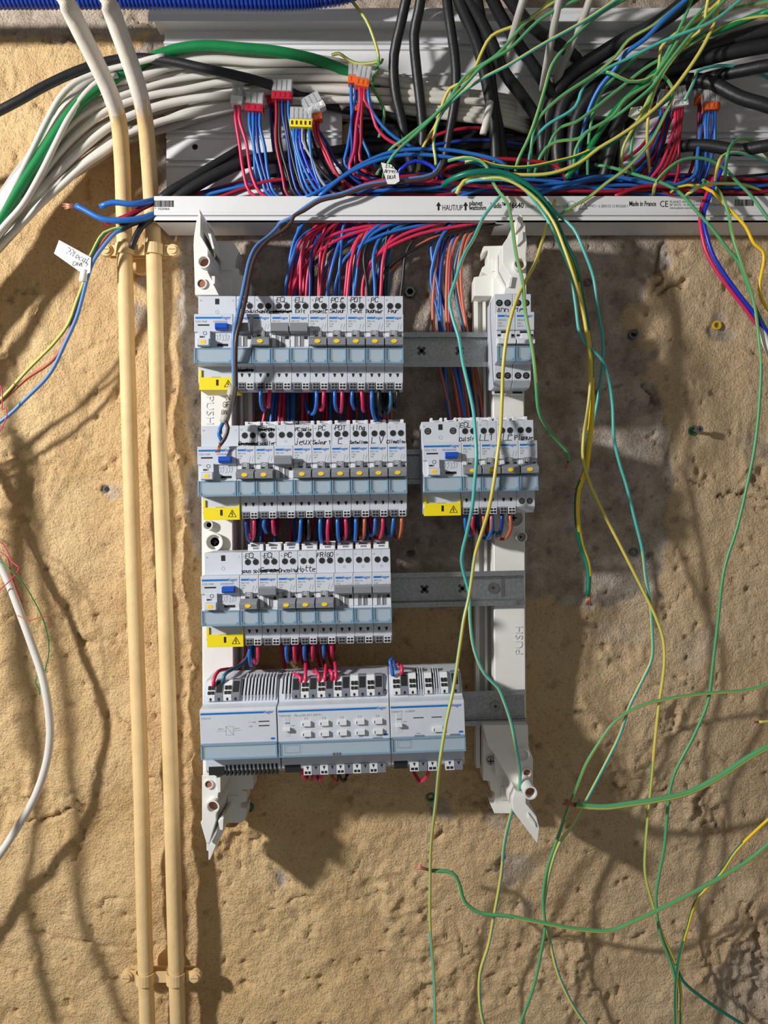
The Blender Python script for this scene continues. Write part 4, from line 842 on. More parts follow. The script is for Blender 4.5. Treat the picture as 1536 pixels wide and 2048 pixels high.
for i, f in enumerate(FAN):
    if f[-1][1] < 345: f.append((f[-1][0] + rng.uniform(-10, 14), 372, 14)); f.append((f[-1][0] + 8, 396, 8))
    if i in (16, 17, 18, 19): f.insert(0, (f[0][0] - 8, 396, 14))
    yg(f, (70 + (i * 7) % 26, 52 + (i * 5) % 14, 30), G1, HB, mats=(YG, YG, ['wire_yellow', 'wire_green'], YT)[i % 4])
yg([(1455, -20), (1441, 0), (1427, 50), (1404, 97), (1371, 147), (1337, 190), (1284, 240), (1237, 273), (1197, 297), (1157, 327), (1101, 347), (1044, 350), (987, 347), (947, 353), (927, 363), (913, 387)], (85, 70, 60, 52), 'green and yellow earth wire ending in a yellow tip over the lip', mats=['wire_yellow', 'wire_green'], r=1.9)
yg([(1350, 175), (1344, 190), (1277, 243), (1214, 293), (1191, 297), (1151, 313), (1111, 323), (1064, 333), (1024, 335), (987, 330), (960, 322), (930, 325)], (62, 58, 55), 'green and yellow earth wire running level just above the printed lip', mats=YD, r=1.8)
yg([(692, -25), (700, -5), (732, 40), (745, 70), (757, 113), (757, 128), (765, 120), (745, 126), (710, 126), (690, 115), (678, 107), (664, 110)], (60, 45, 32), 'yellow earth wire tied around the orange connectors', mats=['wire_yellow', 'wire_green'], split=.75)
yg([(752, 128), (756, 140), (747, 155), (745, 175), (757, 195), (768, 220), (766, 245), (758, 275)], 30, 'yellow earth wire knotted behind the orange connectors')
# long ones hanging in front
yg([(897, 322, 45), (927, 315, 56), (957, 320, 58), (973, 333, 58), (980, 353, 58), (993, 377, 56), (1013, 403, 68), (1023, 443, 94), (1028, 480, 100), (1033, 512, 104), (1046, 568, 110), (1050, 620, 122), (1066, 708, 124), (1072, 765, 122), (1078, 824, 108), (1097, 860, 90), (1120, 887, 78), (1135, 905, 72), (1137, 922, 70)], 0, 'earth wire in front of the isolator switches, curling to a bare tip beside them', tip=(1130, 938), twist=.35)
yg([(1005, 388, 48), (1000, 393, 52), (970, 430, 56), (947, 477, 70), (927, 512, 80), (909, 566, 88), (899, 600, 90), (906, 638, 92), (918, 677, 95), (925, 722, 100), (937, 775, 108), (947, 824, 116), (951, 873, 122), (953, 912, 124), (949, 966, 122), (945, 1011, 118), (935, 1060, 105), (923, 1120, 90), (932, 1162, 82), (939, 1189, 80), (940, 1236, 80), (949, 1301, 80), (971, 1350, 80), (996, 1375, 80), (1008, 1402, 80), (1023, 1448, 78), (1036, 1518, 78), (1040, 1565, 76), (1028, 1607, 70), (1010, 1680, 55), (1002, 1752, 42), (987, 1837, 34), (977, 1890, 30), (960, 1947, 28), (960, 2009, 28), (972, 2070, 28), (990, 2150, 30)], 0, 'teal and yellow earth wire crossing the small breaker group and the free rail ends', mats=YT, twist=.5, phase=.62)
yg([(1110, 400, 50), (1103, 425, 52), (1095, 447, 56), (1087, 472, 66), (1071, 525, 88), (1048, 568, 108), (1030, 608, 122), (1015, 665, 124), (1007, 726, 122), (1004, 794, 116), (1001, 859, 124), (994, 918, 126), (986, 976, 124), (976, 1025, 116), (964, 1064, 102), (950, 1110, 92), (943, 1158, 88), (937, 1197, 88), (928, 1236, 90), (920, 1289, 100), (906, 1380, 122), (893, 1440, 124), (880, 1520, 122), (872, 1600, 90), (862, 1690, 60), (860, 1760, 44), (860, 1850, 34), (868, 1960, 28), (870, 2060, 26), (868, 2150, 26)], 0, 'long yellow earth wire hanging across the dimmer module, turning teal towards the floor', mats=YT, twist=.32, phase=.2)
yg([(880, 375, 30), (897, 362, 46), (933, 347, 60), (983, 343, 62), (1020, 350, 62), (1050, 367, 62), (1077, 390, 60), (1100, 420, 60), (1113, 447, 62), (1130, 487, 66), (1148, 525, 66), (1163, 594, 64), (1175, 662, 60), (1181, 712, 58), (1182, 757, 56), (1184, 816, 54), (1179, 876, 52), (1170, 945, 50), (1157, 977, 50), (1154, 1034, 50), (1163, 1090, 48), (1175, 1126, 48), (1178, 1152, 48), (1176, 1191, 48)], 0, 'thick green and yellow earth wire with bare strands hanging beside the support rail', r=2.9, mats=YD, twist=2.0, phase=.6, split=.42, tip=(1178, 1212), n=12)
yg([(905, 383, 36), (940, 362, 56), (1020, 362, 64), (1053, 383, 60), (1077, 413, 58), (1097, 443, 60), (1115, 482, 64), (1139, 537, 66), (1151, 608, 64), (1159, 665, 62), (1170, 686, 62), (1205, 721, 60), (1217, 757, 58), (1225, 810, 56), (1228, 876, 54), (1240, 930, 52), (1252, 968, 50), (1270, 1040, 48), (1285, 1102, 46), (1291, 1152, 45), (1300, 1206, 44), (1304, 1256, 44), (1304, 1316, 44), (1288, 1354, 44), (1258, 1415, 44), (1240, 1469, 42), (1211, 1528, 42), (1172, 1602, 40), (1148, 1647, 40), (1119, 1686, 38), (1101, 1736, 36), (1090, 1794, 32), (1087, 1827, 30), (1097, 1870, 28), (1116, 1947, 28), (1145, 2009, 28), (1180, 2060, 28), (1230, 2130, 28)], 0, 'teal earth wire swinging out beside the thick one and bending back below', mats=YT, twist=.5, phase=.6)
yg([(960, 358, 60), (1000, 355, 66), (1040, 372, 66), (1075, 400, 64), (1105, 440, 66), (1130, 500, 70), (1150, 560, 70), (1166, 620, 68), (1177, 690, 64), (1182, 730, 62), (1178, 800, 60), (1167, 876, 58), (1166, 918, 56), (1178, 962, 54), (1205, 1022, 52), (1240, 1090, 50), (1270, 1149, 48), (1294, 1197, 46), (1312, 1235, 46), (1326, 1277, 46), (1329, 1316, 46), (1325, 1363, 46), (1318, 1409, 44), (1310, 1484, 42), (1303, 1558, 40), (1297, 1617, 40), (1291, 1690, 38), (1290, 1746, 36), (1308, 1818, 34), (1327, 1875, 32), (1351, 1928, 30), (1361, 1976, 30), (1362, 2060, 30), (1362, 2150, 30)], 0, 'pale yellow earth wire crossing the teal one beside the lower mounting rail', mats=YG, twist=.5)
yg([(1095, 405, 50), (1117, 430, 54), (1147, 457, 60), (1167, 500, 62), (1187, 555, 60), (1194, 608, 58), (1205, 674, 52), (1206, 712, 50), (1202, 757, 46), (1193, 812, 44), (1186, 850, 44)], 0, 'short teal to yellow earth wire bowing out beside the thick hanging one', mats=YT, twist=1.0, phase=.6)
yg([(1190, 330), (1214, 333), (1274, 350), (1317, 363), (1357, 383), (1391, 420), (1424, 457), (1457, 500), (1478, 525), (1496, 573), (1513, 620), (1534, 662), (1565, 720)], (40, 56, 60, 58, 52), 'green earth wire slanting down over the lip past the company address', mats=YG, twist=.2, phase=.65)
yg([(1405, 360, 40), (1430, 375, 50), (1441, 388, 54), (1457, 427, 56), (1463, 463, 60), (1481, 522, 62), (1505, 594, 60), (1513, 638, 60), (1518, 683, 60), (1522, 727, 60), (1519, 801, 58), (1510, 890, 56), (1490, 989, 54), (1472, 1063, 52), (1454, 1117, 50), (1445, 1158, 50), (1436, 1241, 48), (1424, 1345, 46), (1418, 1395, 46), (1410, 1421, 46), (1386, 1475, 44), (1347, 1552, 42), (1337, 1602, 42), (1329, 1691, 40), (1318, 1751, 38), (1312, 1794, 36), (1320, 1866, 34), (1344, 1933, 32), (1353, 1976, 32), (1349, 2060, 32), (1346, 2150, 32)], 0, 'longest green to olive earth wire hanging down past the yellow wall plug', mats=YG, twist=.35, phase=.5)
yg([(1340, 385), (1357, 373), (1391, 370), (1424, 383), (1457, 417), (1491, 453), (1508, 487), (1525, 502), (1528, 519), (1519, 573), (1525, 602), (1545, 630)], (40, 52, 58, 56, 50), 'kinked yellow and green earth wire beside the blue and red pair', mats=YD, twist=1.4)
yg([(1580, 1478), (1534, 1495), (1496, 1516), (1436, 1555), (1377, 1585), (1318, 1599), (1258, 1608), (1214, 1614), (1178, 1613), (1152, 1610)], (70, 62, 56), 'thick green and yellow earth wire reaching in level, with bare copper end', r=2.9, mats=['wire_yellow', 'wire_green'], twist=.04, phase=.40, split=.45, tip=(1127, 1603), n=12)
yg([(1580, 1352), (1534, 1368), (1496, 1380), (1421, 1386), (1332, 1398), (1273, 1415), (1228, 1445), (1199, 1484), (1172, 1528), (1154, 1573), (1133, 1626), (1113, 1683), (1095, 1736), (1086, 1795), (1090, 1856), (1083, 1899), (1068, 1971), (1044, 2038), (1025, 2100)], (55, 48, 40, 34, 30), 'green earth wire arching in from the side then dropping below the dimmer', twist=.12, phase=.5, mats=YG)
yg([(1590, 1640), (1536, 1688), (1495, 1722), (1423, 1765), (1327, 1815), (1260, 1846), (1222, 1861), (1155, 1858), (1087, 1846), (1016, 1832), (958, 1825), (929, 1803), (917, 1765), (905, 1746), (862, 1741)], (60, 52, 46, 44, 44), 'sagging green earth wire with a bare copper end near the floor', r=2.0, twist=.12, phase=.5, tip=(832, 1732))
yg([(1570, 1610), (1524, 1650), (1471, 1703), (1442, 1746), (1394, 1799), (1375, 1856), (1361, 1904), (1355, 1940), (1351, 1985), (1352, 2060), (1354, 2150)], (50, 42, 36, 32), 'yellow and dark green earth wire joining the crossing bundle near the floor', mats=YD, twist=1.1)
yg([(1352, 1930), (1365, 1961), (1423, 2009), (1490, 2052), (1560, 2100)], 34, 'dark green earth wire leaving the crossing bundle near the floor', mats=['wire_green_deep', 'wire_green'])
yg([(1580, 1441), (1536, 1443), (1518, 1444)], 45, 'short yellow earth wire stub with bare end', mats=['wire_yellow', 'wire_green'], split=.8, tip=(1504, 1444), r=1.5)
# ------------------------------------------------------------------ wires in other colours around the trunking
wire([(1545, 20), (1524, 27), (1457, 53), (1407, 73), (1357, 103), (1324, 133), (1237, 213), (1197, 267), (1167, 317), (1131, 356)], (95, 70, 50, 40), 3.0, 'cable_green', 'thick green cable slanting down through the earth wires', 'green_cable', 'cable', n=12)
wire([(1390, -20), (1371, 0), (1324, 43), (1291, 77), (1251, 107), (1231, 137), (1201, 173), (1180, 215), (1160, 290), (1150, 390)], (95, 80, 60, 35, 5), 2.3, 'blue', 'bright blue wire slanting through the earth wires', 'blue_wire', 'wire')
wire([(1470, 280), (1467, 293), (1451, 323), (1434, 360), (1421, 390), (1407, 433), (1414, 473), (1427, 512), (1446, 544), (1476, 586), (1506, 624), (1529, 657), (1540, 672)], (36, 48, 58, 60, 56), 2.0, 'royal', 'royal blue wire paired with a red one, hanging over the lip', 'blue_wire', 'wire')
wire([(1445, 290), (1460, 298), (1445, 330), (1424, 365), (1411, 395), (1400, 430), (1404, 470), (1412, 502), (1430, 537), (1460, 579), (1490, 617), (1514, 650), (1530, 668)], (34, 46, 56, 58, 54), 2.0, 'pink', 'red wire paired with a royal blue one, hanging over the lip', 'red_wire', 'wire')
wire([(1521, 652), (1530, 680), (1546, 715), (1565, 745)], 54, 4.0, 'paper', 'white paper sleeve around the blue and red pair', 'paper_sleeve', 'label', n=12)
wire([(883, 323, 38), (867, 347, 44), (800, 360, 48), (733, 370, 50), (683, 387, 52), (640, 397, 54), (607, 417, 54), (580, 437, 54), (560, 446, 52), (556, 453, 52), (540, 470, 56), (513, 492, 66), (499, 520, 78), (490, 560, 92), (484, 590, 104), (474, 635, 114), (467, 669, 116), (467, 716, 112), (467, 779, 104), (462, 812, 102)], 0, 1.9, 'light_blue', 'light blue wire of the pair hanging in front of the top row', 'blue_wire', 'wire')
wire([(890, 318, 42), (872, 350, 47), (800, 364, 51), (733, 374, 53), (683, 392, 55), (640, 402, 57), (607, 422, 57), (588, 432, 58), (582, 445, 58), (565, 462, 58), (545, 474, 60), (523, 495, 68), (508, 520, 80), (498, 560, 93), (493, 590, 105), (483, 635, 115), (473, 672, 117), (471, 716, 113), (471, 779, 105), (464, 812, 103)], 0, 1.9, 'brown', 'dark brown wire of the pair hanging in front of the top row', 'brown_wire', 'wire')
o = wire([(465, 772), (462, 790), (457, 812), (452, 832), (447, 846)], 108, 4.0, 'tape', 'grey tape sleeve with marker scribbles on the hanging pair', 'tape_sleeve', 'label', n=14)
mb = MB()
for k, s in enumerate(('M', 'GF', 'BW')):
    pp = P(456 - 3 * k, 800 + 14 * k, .1122); handwriting(mb, s.replace('M', 'N').replace('W', 'V'), pp.x, pp.z, .0042, .1124, .0005)
obj('handwriting', mb.mesh('handwriting', 'ink', fix=False), o)
wire([(448, 842, 108), (440, 858, 110), (438, 870, 110), (444, 882, 110)], 0, 1.8, 'blue', 'short blue wire end below the tape sleeve', 'blue_wire', 'wire')
wire([(450, 842, 110), (456, 856, 112), (450, 876, 112), (440, 890, 112)], 0, 1.8, 'brown', 'short brown wire end with bare strands below the tape sleeve', 'brown_wire', 'wire', tip=(435, 905))
# cut wires at the closed end of the trunking
wire([(340, 416, 30), (318, 424, 36), (290, 435, 44), (240, 441, 52), (205, 438, 54), (170, 420, 54), (152, 411, 54)], 0, 2.9, 'blue', 'blue wire with bare copper strands poking past the pipes', 'blue_wire', 'wire', tip=(127, 413), n=12)
wire([(345, 392, 28), (320, 398, 34), (300, 402, 42), (265, 408, 50), (225, 405, 52), (200, 414, 52)], 0, 2.9, 'blue', 'blue cut wire lying above the one with bare strands', 'blue_wire', 'wire', n=12)
wire([(340, 396, 26), (310, 404, 34), (285, 415, 40), (260, 430, 46), (235, 441, 46), (210, 446, 46)], 0, 3.0, 'red', 'dark red cut wire between the blue ones', 'red_wire', 'wire', n=12)
wire([(345, 428, 26), (320, 432, 32), (290, 437, 38), (262, 445, 42), (244, 455, 44)], 0, 4.2, 'cable_black', 'black sheathed cable end with three thin cores', 'black_cable', 'cable', n=12)
wire([(325, 426, 28), (300, 440, 34), (282, 455, 38), (271, 475, 40), (263, 497, 40)], 0, 3.2, 'cable_black', 'short black cable end resting by the pipe clip', 'black_cable', 'cable', n=12)
yg([(246, 455, 44), (241, 455, 44), (208, 466, 46), (186, 502, 46), (175, 527, 46), (167, 565, 46), (153, 603, 46), (137, 647, 46), (109, 685, 46), (55, 740, 46), (0, 800, 46), (-60, 850, 46)], 0, 'green and yellow core of the tagged three core cable', r=1.7, split=.6)
wire([(246, 457, 42), (225, 462, 44), (200, 490, 44), (184, 515, 44), (170, 552, 44), (164, 573, 44), (148, 636, 44), (120, 702, 44), (96, 729, 44), (55, 756, 44), (0, 805, 44), (-60, 848, 44)], 0, 1.7, 'orange', 'orange core of the tagged three core cable', 'orange_wire', 'wire')
wire([(246, 460, 42), (232, 465, 46), (206, 494, 47), (187, 522, 47), (176, 552, 46), (170, 575, 46), (153, 636, 46), (126, 696, 46), (109, 732, 46), (93, 756, 46), (49, 800, 46), (27, 822, 46), (0, 844, 46), (-60, 880, 46)], 0, 2.0, 'light_blue', 'pale blue core of the tagged three core cable', 'blue_wire', 'wire')
def paper_tag(poly, h, label, notes, tail=None):
    pp = [P(x, y, h) for x, y in poly]; mb = MB(); mb.prism_h([(p.x, p.z) for p in pp], h - .0006, h)
    o = obj('paper_tag', mb.mesh('paper_tag', 'paper')); tag(o, label, 'tag')
    mb = MB()
    for s, x, y, size, rot in notes:
        p = P(x, y, h); sub = MB(); handwriting(sub, s, 0, 0, size, 0, .00045)
        c, sn = math.cos(rot), math.sin(rot); base = len(mb.v)
        mb.v += [(p.x + c * v[0] - sn * v[2], -h - .0002, p.z + sn * v[0] + c * v[2]) for v in sub.v]
        mb.f += [[i + base for i in f] for f in sub.f]; mb.m += sub.m
    obj('handwriting', mb.mesh('handwriting', 'ink', fix=False), o)
paper_tag([(118, 480), (182, 515), (180, 545), (172, 548), (162, 545), (108, 507)], .050, 'white paper tag with question marks, wrapped on the three core cable', [('??', 137, 508, .006, -.5), ('local', 160, 520, .0055, -.5), ('CAVE ?', 160, 532, .0036, -.1)])
wire([(170, 540), (167, 552), (166, 563)], 48, 3.8, 'paper', 'white tape collar below the paper tag', 'tape_collar', 'label', n=12)
paper_tag([(762, 325), (782, 329), (797, 345), (799, 362), (790, 368), (775, 368), (769, 350)], .056, 'white paper tag marked ECL among the wires above the lip', [('ECL', 781, 336, .0042, -.1), ('Arrely', 783, 346, .0036, -.05), ('BUA', 783, 358, .0036, 0)])
paper_tag([(1262, 215), (1284, 212), (1286, 232), (1272, 240), (1256, 232)], .05, 'small white paper tag among the wires by the grouped connectors', [('2', 1279, 222, .0036, 0)])
# ------------------------------------------------------------------ sheathed cables
def lerp_path(a, b, t): return [tuple(x + (y - x) * t for x, y in zip(p, q)) for p, q in zip(a, b)]
UP = [(760, 150, 14), (640, 118, 24), (520, 104, 28), (400, 100, 34), (330, 112, 36), (270, 128, 38), (190, 155, 42), (130, 200, 46), (80, 280, 48), (30, 360, 48), (-20, 430, 48), (-80, 520, 48)]
LO = [(1010, 208, 14), (800, 205, 14), (640, 205, 16), (500, 222, 16), (400, 238, 20), (330, 256, 24), (250, 290, 28), (190, 322, 30), (120, 378, 32), (60, 430, 32), (0, 492, 32), (-70, 580, 32)]
order = list(range(16)); 
for i in order:
    t = i / 15 + rng.uniform(-.03, .03); p = lerp_path(UP, LO, t); k = 1.0
    p = [(x + rng.uniform(-5, 5), y + rng.uniform(-6, 6), h + ((i * 7) % 3 - 1) * 7) for x, y, h in p]
    wire(p, 0, rng.choice((3.2, 3.6, 4.0)), 'cable_white' if i % 3 else 'cable_grey', 'white sheathed cable in the bundle behind the painted pipes', 'white_cable', 'cable', 'white cables in the bundle behind the pipes', n=10, step=.009)
for i in range(7):                                         # continuation of the bundle to the right of the connectors
    y = 150 + i * 9
    wire([(560 + 20 * i, y - 25 + 6 * i, 16), (700, y + 2, 14), (830, y + 22, 14), (930, y + 34, 14), (1010, y + 44, 10), (1060, y + 60, -10)], 0, 3.4, 'cable_white', 'white sheathed cable lying behind the black cables', 'white_cable', 'cable', 'white cables behind the black cables', n=10, step=.01)
wire([(330, 112, 56), (300, 118, 56), (255, 130, 54), (180, 150, 56), (150, 165, 58), (120, 195, 60), (92, 245, 60), (60, 310, 60), (30, 370, 60), (0, 430, 60), (-40, 500, 60)], 0, 3.0, 'cable_white', 'printed white cable lying in front of the bundle', 'white_cable', 'cable', n=10)
wire([(235, 150, 52), (195, 165, 56), (165, 195, 58), (135, 240, 60), (110, 290, 60), (80, 350, 60), (45, 410, 60), (10, 450, 60), (-30, 500, 60)], 0, 3.0, 'cable_white', 'plain white cable crossing over the thick green cable', 'white_cable', 'cable', n=10)
wire([(262, 255, 30), (235, 285, 36), (215, 300, 40), (170, 330, 44), (125, 370, 46), (85, 405, 46), (40, 452, 46), (0, 490, 46), (-50, 545, 46)], 0, 3.4, 'cable_white', 'lowest white cable leaving the bundle', 'white_cable', 'cable', n=10)
wire([(760, 170, 20), (700, 146, 28), (640, 122, 34), (560, 104, 38), (480, 96, 42), (400, 92, 44), (330, 105, 44), (260, 140, 46), (200, 175, 52), (160, 205, 56), (120, 255, 58), (80, 315, 58), (40, 375, 58), (10, 425, 58), (-30, 490, 58)], 0, 5.2, 'cable_green', 'thick green cable running through the white bundle', 'green_cable', 'cable', n=12)
wire([(900, 250, 4), (760, 228, 8), (660, 212, 14), (590, 187, 26), (520, 163, 48), (460, 148, 52), (400, 135, 54), (340, 122, 54), (280, 116, 54), (220, 122, 56), (160, 140, 60), (90, 172, 64), (40, 200, 66), (-10, 226, 66), (-70, 255, 66)], 0, 4.6, 'cable_black', 'black cable arching over the white bundle', 'black_cable', 'cable', n=12)
BL = [  # black cables dropping into the trunking
 ([(820, -30), (812, 0), (800, 55), (788, 110), (790, 180), (803, 240), (815, 300), (828, 350), (840, 400)], 5.2), ([(845, -30), (838, 20), (828, 70), (832, 130), (840, 200), (846, 270), (842, 330), (850, 390)], 5.2),
 ([(890, -30), (896, 20), (905, 80), (912, 140), (910, 200), (900, 260), (890, 320), (880, 380)], 5.0), ([(905, -30), (930, 30), (955, 90), (970, 150), (982, 210), (990, 270), (992, 340), (985, 400)], 6.0),
 ([(920, -30), (955, 30), (985, 90), (1005, 140), (1035, 180), (1060, 215), (1080, 250), (1085, 320)], 6.0), ([(970, -30), (995, 20), (1030, 80), (1065, 130), (1095, 175), (1120, 220), (1120, 300)], 6.0),
 ([(1000, -30), (1035, 20), (1065, 55), (1110, 85), (1140, 105), (1160, 130), (1150, 180), (1130, 240)], 6.0), ([(945, -30), (960, 40), (975, 120), (985, 200), (1000, 280), (1015, 380)], 6.5),
 ([(1400, -20), (1340, 30), (1300, 55), (1250, 80), (1200, 110), (1140, 150), (1110, 190), (1095, 240), (1090, 320)], 7.5), ([(1545, 60), (1480, 75), (1420, 95), (1330, 130), (1240, 135), (1180, 155), (1130, 200), (1115, 280), (1120, 360)], 7.5),
 ([(1545, 90), (1460, 105), (1400, 120), (1300, 150), (1210, 170), (1160, 220), (1145, 300), (1150, 380)], 7), ([(1545, 215), (1480, 195), (1420, 165), (1370, 160), (1300, 185), (1240, 240), (1215, 330), (1200, 380)], 6.5),
 ([(1545, 130), (1490, 140), (1440, 150), (1390, 165), (1320, 200), (1260, 250), (1240, 330)], 6), ([(1545, 290), (1480, 300), (1400, 290), (1330, 300), (1270, 330), (1220, 390)], 6)]
for i, (pp, r) in enumerate(BL):
    wire(pp, (70, 50, 30, 12, -5), r, 'cable_black', 'thick black cable dropping into the trunking', 'black_cable', 'cable', 'thick black cables dropping into the trunking', n=12, step=.009)
for i in range(9):                                         # dark cables massed in the added wall recess
    y = 250 + i * 17
    wire([(640 - 10 * i, y + 8, -12), (740, y, -14 - 4 * (i % 3)), (860, y + 6 * (i % 3), -18), (980, y - 8, -16), (1100, y + 5, -18), (1230, y, -14)], 0, 8.5, 'cable_black', 'black cable massed in the added dark recess behind the trunking', 'black_cable', 'cable', 'black cables massed in the added wall recess', n=10, step=.012)
for i, p in enumerate([[(1055, -30, 90), (1040, 20, 80), (1020, 90, 50), (1005, 150, 25)], [(1125, -30, 90), (1110, 40, 75), (1095, 120, 45), (1085, 180, 20)], [(1190, -30, 90), (1165, 40, 70), (1135, 110, 40), (1110, 170, 15)], [(980, 205, 30), (975, 235, 34), (966, 268, 34)]]):
    wire(p, 0, 3.8, 'cable_grey' if i < 3 else 'cable_white', 'grey sheathed cable hanging between the thick black ones' if i < 3 else 'white cable end hanging between the thick black cables', 'grey_cable' if i < 3 else 'white_cable', 'cable', 'grey cables between the black ones' if i < 3 else None, n=10)
wire([(480, 300, 14), (430, 330, 22), (380, 360, 28), (340, 384, 32), (318, 402, 32)], 0, 5.0, 'cable_black', 'black cable leaving over the closed end of the trunking', 'black_cable', 'cable', n=12)
wire([(700, 300, 12), (600, 312, 20), (500, 322, 24), (440, 345, 28), (370, 385, 30), (345, 405, 30)], 0, 6.0, 'cable_black', 'black cable behind the red and blue connector leads', 'black_cable', 'cable', n=12)
# white cable and telephone pairs beside the pipes
wire([(x_, y_, 40) for x_, y_ in ((-60, 1010), (0, 1127), (16, 1162), (36, 1214), (63, 1288), (82, 1343), (93, 1392), (99, 1440), (100, 1473), (93, 1525), (71, 1591), (41, 1645), (0, 1708), (-70, 1800))], 0, 3.9, 'cable_white', 'white cable bowing in front of the wall beside the pipes', 'white_cable', 'cable', n=12)
TEL = [([(-10, 1080, 84), (8, 1090, 84), (25, 1125, 86), (38, 1135, 88), (30, 1150, 88), (-5, 1185, 86)], 'pink', 'thin red telephone wire kinked beside the white cable'), ([(-8, 1100, 82), (15, 1115, 86), (22, 1145, 86), (35, 1185, 84), (44, 1205, 82)], 'red', 'thin dark red telephone wire lying along the white cable'),
 ([(-8, 1118, 86), (20, 1140, 90), (45, 1165, 90), (70, 1205, 86), (90, 1250, 82), (98, 1300, 80), (90, 1342, 80)], 'cable_green', 'thin green telephone wire bowing beside the white cable'), ([(74, 1352, 80), (71, 1365, 80), (78, 1378, 80), (80, 1390, 80)], 'cable_green', 'short thin green wire curl behind the white cable'), ([(35, 1231, 88), (60, 1240, 88), (95, 1232, 84), (104, 1240, 80)], 'orange', 'thin pale red wire crossing the white cable'), ([(-5, 760, 60), (4, 780, 60), (5, 820, 60), (10, 815, 60), (14, 830, 60), (6, 850, 60), (-5, 870, 60)], 'pink', 'thin red wire loop beside the pale blue core')]
for pp, m_, lb in TEL: wire([(x_, y_, h_ - 38 if y_ > 1000 else h_) for x_, y_, h_ in pp], 0, .55, m_, lb, 'telephone_wire', 'wire', n=6)
# the bundle goes on down beside the frame: cables and a coil just past the picture, whose shadows reach in
LP = lamp.location
def throw(px, py, hh):                                   # the spot at height hh on the line from a wall point to the lamp
    a = P(px, py, 0); return a + (LP - a) * (hh / -LP.y)
for k, (sp, hh) in enumerate((([(40, 880), (46, 1050), (55, 1300), (62, 1500), (62, 1650), (70, 1850), (105, 2048)], .10), ([(60, 950), (88, 1150), (118, 1330), (128, 1450), (140, 1560), (152, 1700), (180, 1880), (250, 2048)], .11), ([(20, 700), (24, 900), (30, 1200), (34, 1500)], .12))):
    wire([throw(x, y, hh) for x, y in sp], 0, 4.4, 'cable_white', 'white cable of the bundle continuing down beside the wall', 'white_cable', 'cable', 'white cables continuing down', n=10, world=True)
mbp = [Vector((-.50 + (.034 + .004 * math.sin(i * .31)) * math.cos(i * .5), -.10 - .00012 * i, .085 + (.040 + .003 * math.cos(i * .23)) * math.sin(i * .5))) for i in range(110)]
wire(mbp, 0, .6, 'pink', 'coil of thin telephone wire beside the frame', 'wire_coil', 'wire', n=5, world=True, step=.004)
# ------------------------------------------------------------------ loose wires lying in the trunking
LIE = ['navy', 'blue', 'red', 'pink', 'navy', 'blue', 'red', 'pink', 'black', 'navy', 'blue', 'black', 'pink', 'blue', 'teal_blue', 'red']
for i, c in enumerate(LIE):
    x0 = (335, 370, 420, 350, 560, 600, 640, 700, 420, 740, 700, 560, 880, 900, 1150, 1200)[i]; y0 = 352 + (i * 11) % 34; h0 = 12 + (i * 9) % 24
    xs_ = np.linspace(x0, 1560, 9); pp = []
    for j, x in enumerate(xs_):
        pp.append((x, 372 + 12 * math.sin(x * .006 + i) + ((i * 5) % 13 - 6) + 8 * math.sin(x * .013 + 2 * i), h0 + 4 * math.sin(j + i)))
    pp[0] = (x0, 400, h0)
    cn = {'navy': 'dark blue', 'teal_blue': 'dull blue'}.get(c, c)
    wire(pp, 0, 2.0, c, '%s wire lying along inside the trunking' % cn, cn.replace(' ', '_') + '_wire', 'wire', '%s wires lying in the trunking' % cn, step=.01)
ARCS = [([(610, 395), (660, 370), (720, 330), (780, 305), (850, 298), (930, 305), (1010, 330)], 'blue'), ([(640, 390), (700, 345), (790, 312), (900, 315), (1000, 345)], 'blue'), ([(840, 290, 8), (870, 272, 14), (900, 262, 16), (950, 256, 14), (990, 262, 6)], 'red'), ([(880, 345), (930, 325), (1000, 318), (1060, 322), (1110, 330), (1128, 350)], 'red'), ([(690, 385), (760, 362), (860, 362), (960, 372), (1060, 382)], 'pink'), ([(800, 340), (830, 322), (860, 330), (880, 350)], 'royal'), ([(1060, 395), (1130, 370), (1210, 352), (1290, 365), (1340, 372), (1390, 350), (1395, 310), (1402, 250)], 'blue'), ([(1230, 392), (1290, 372), (1400, 382), (1500, 385), (1560, 380)], 'red'), ([(835, 300, 6), (880, 288, 12), (960, 280, 12), (1050, 290, 4)], 'navy')]
for i, (pp, c) in enumerate(ARCS):
    pp = [(pp[0][0] - 22, 394, 16), (pp[0][0] - 8, (pp[0][1] + 394) / 2, 28)] + pp + [(pp[-1][0] + 8, (pp[-1][1] + 394) / 2, 26), (pp[-1][0] + 22, 394, 14)] if pp[-1][0] < 1400 and i not in (2, 6, 8) else pp
    cn = {'navy': 'dark blue', 'royal': 'royal blue'}.get(c, c)
    wire(pp, 40, 2.0, c, '%s wire arching up above the trunking lip' % cn, cn.replace(' ', '_') + '_wire', 'wire', '%s wires arching above the lip' % cn)

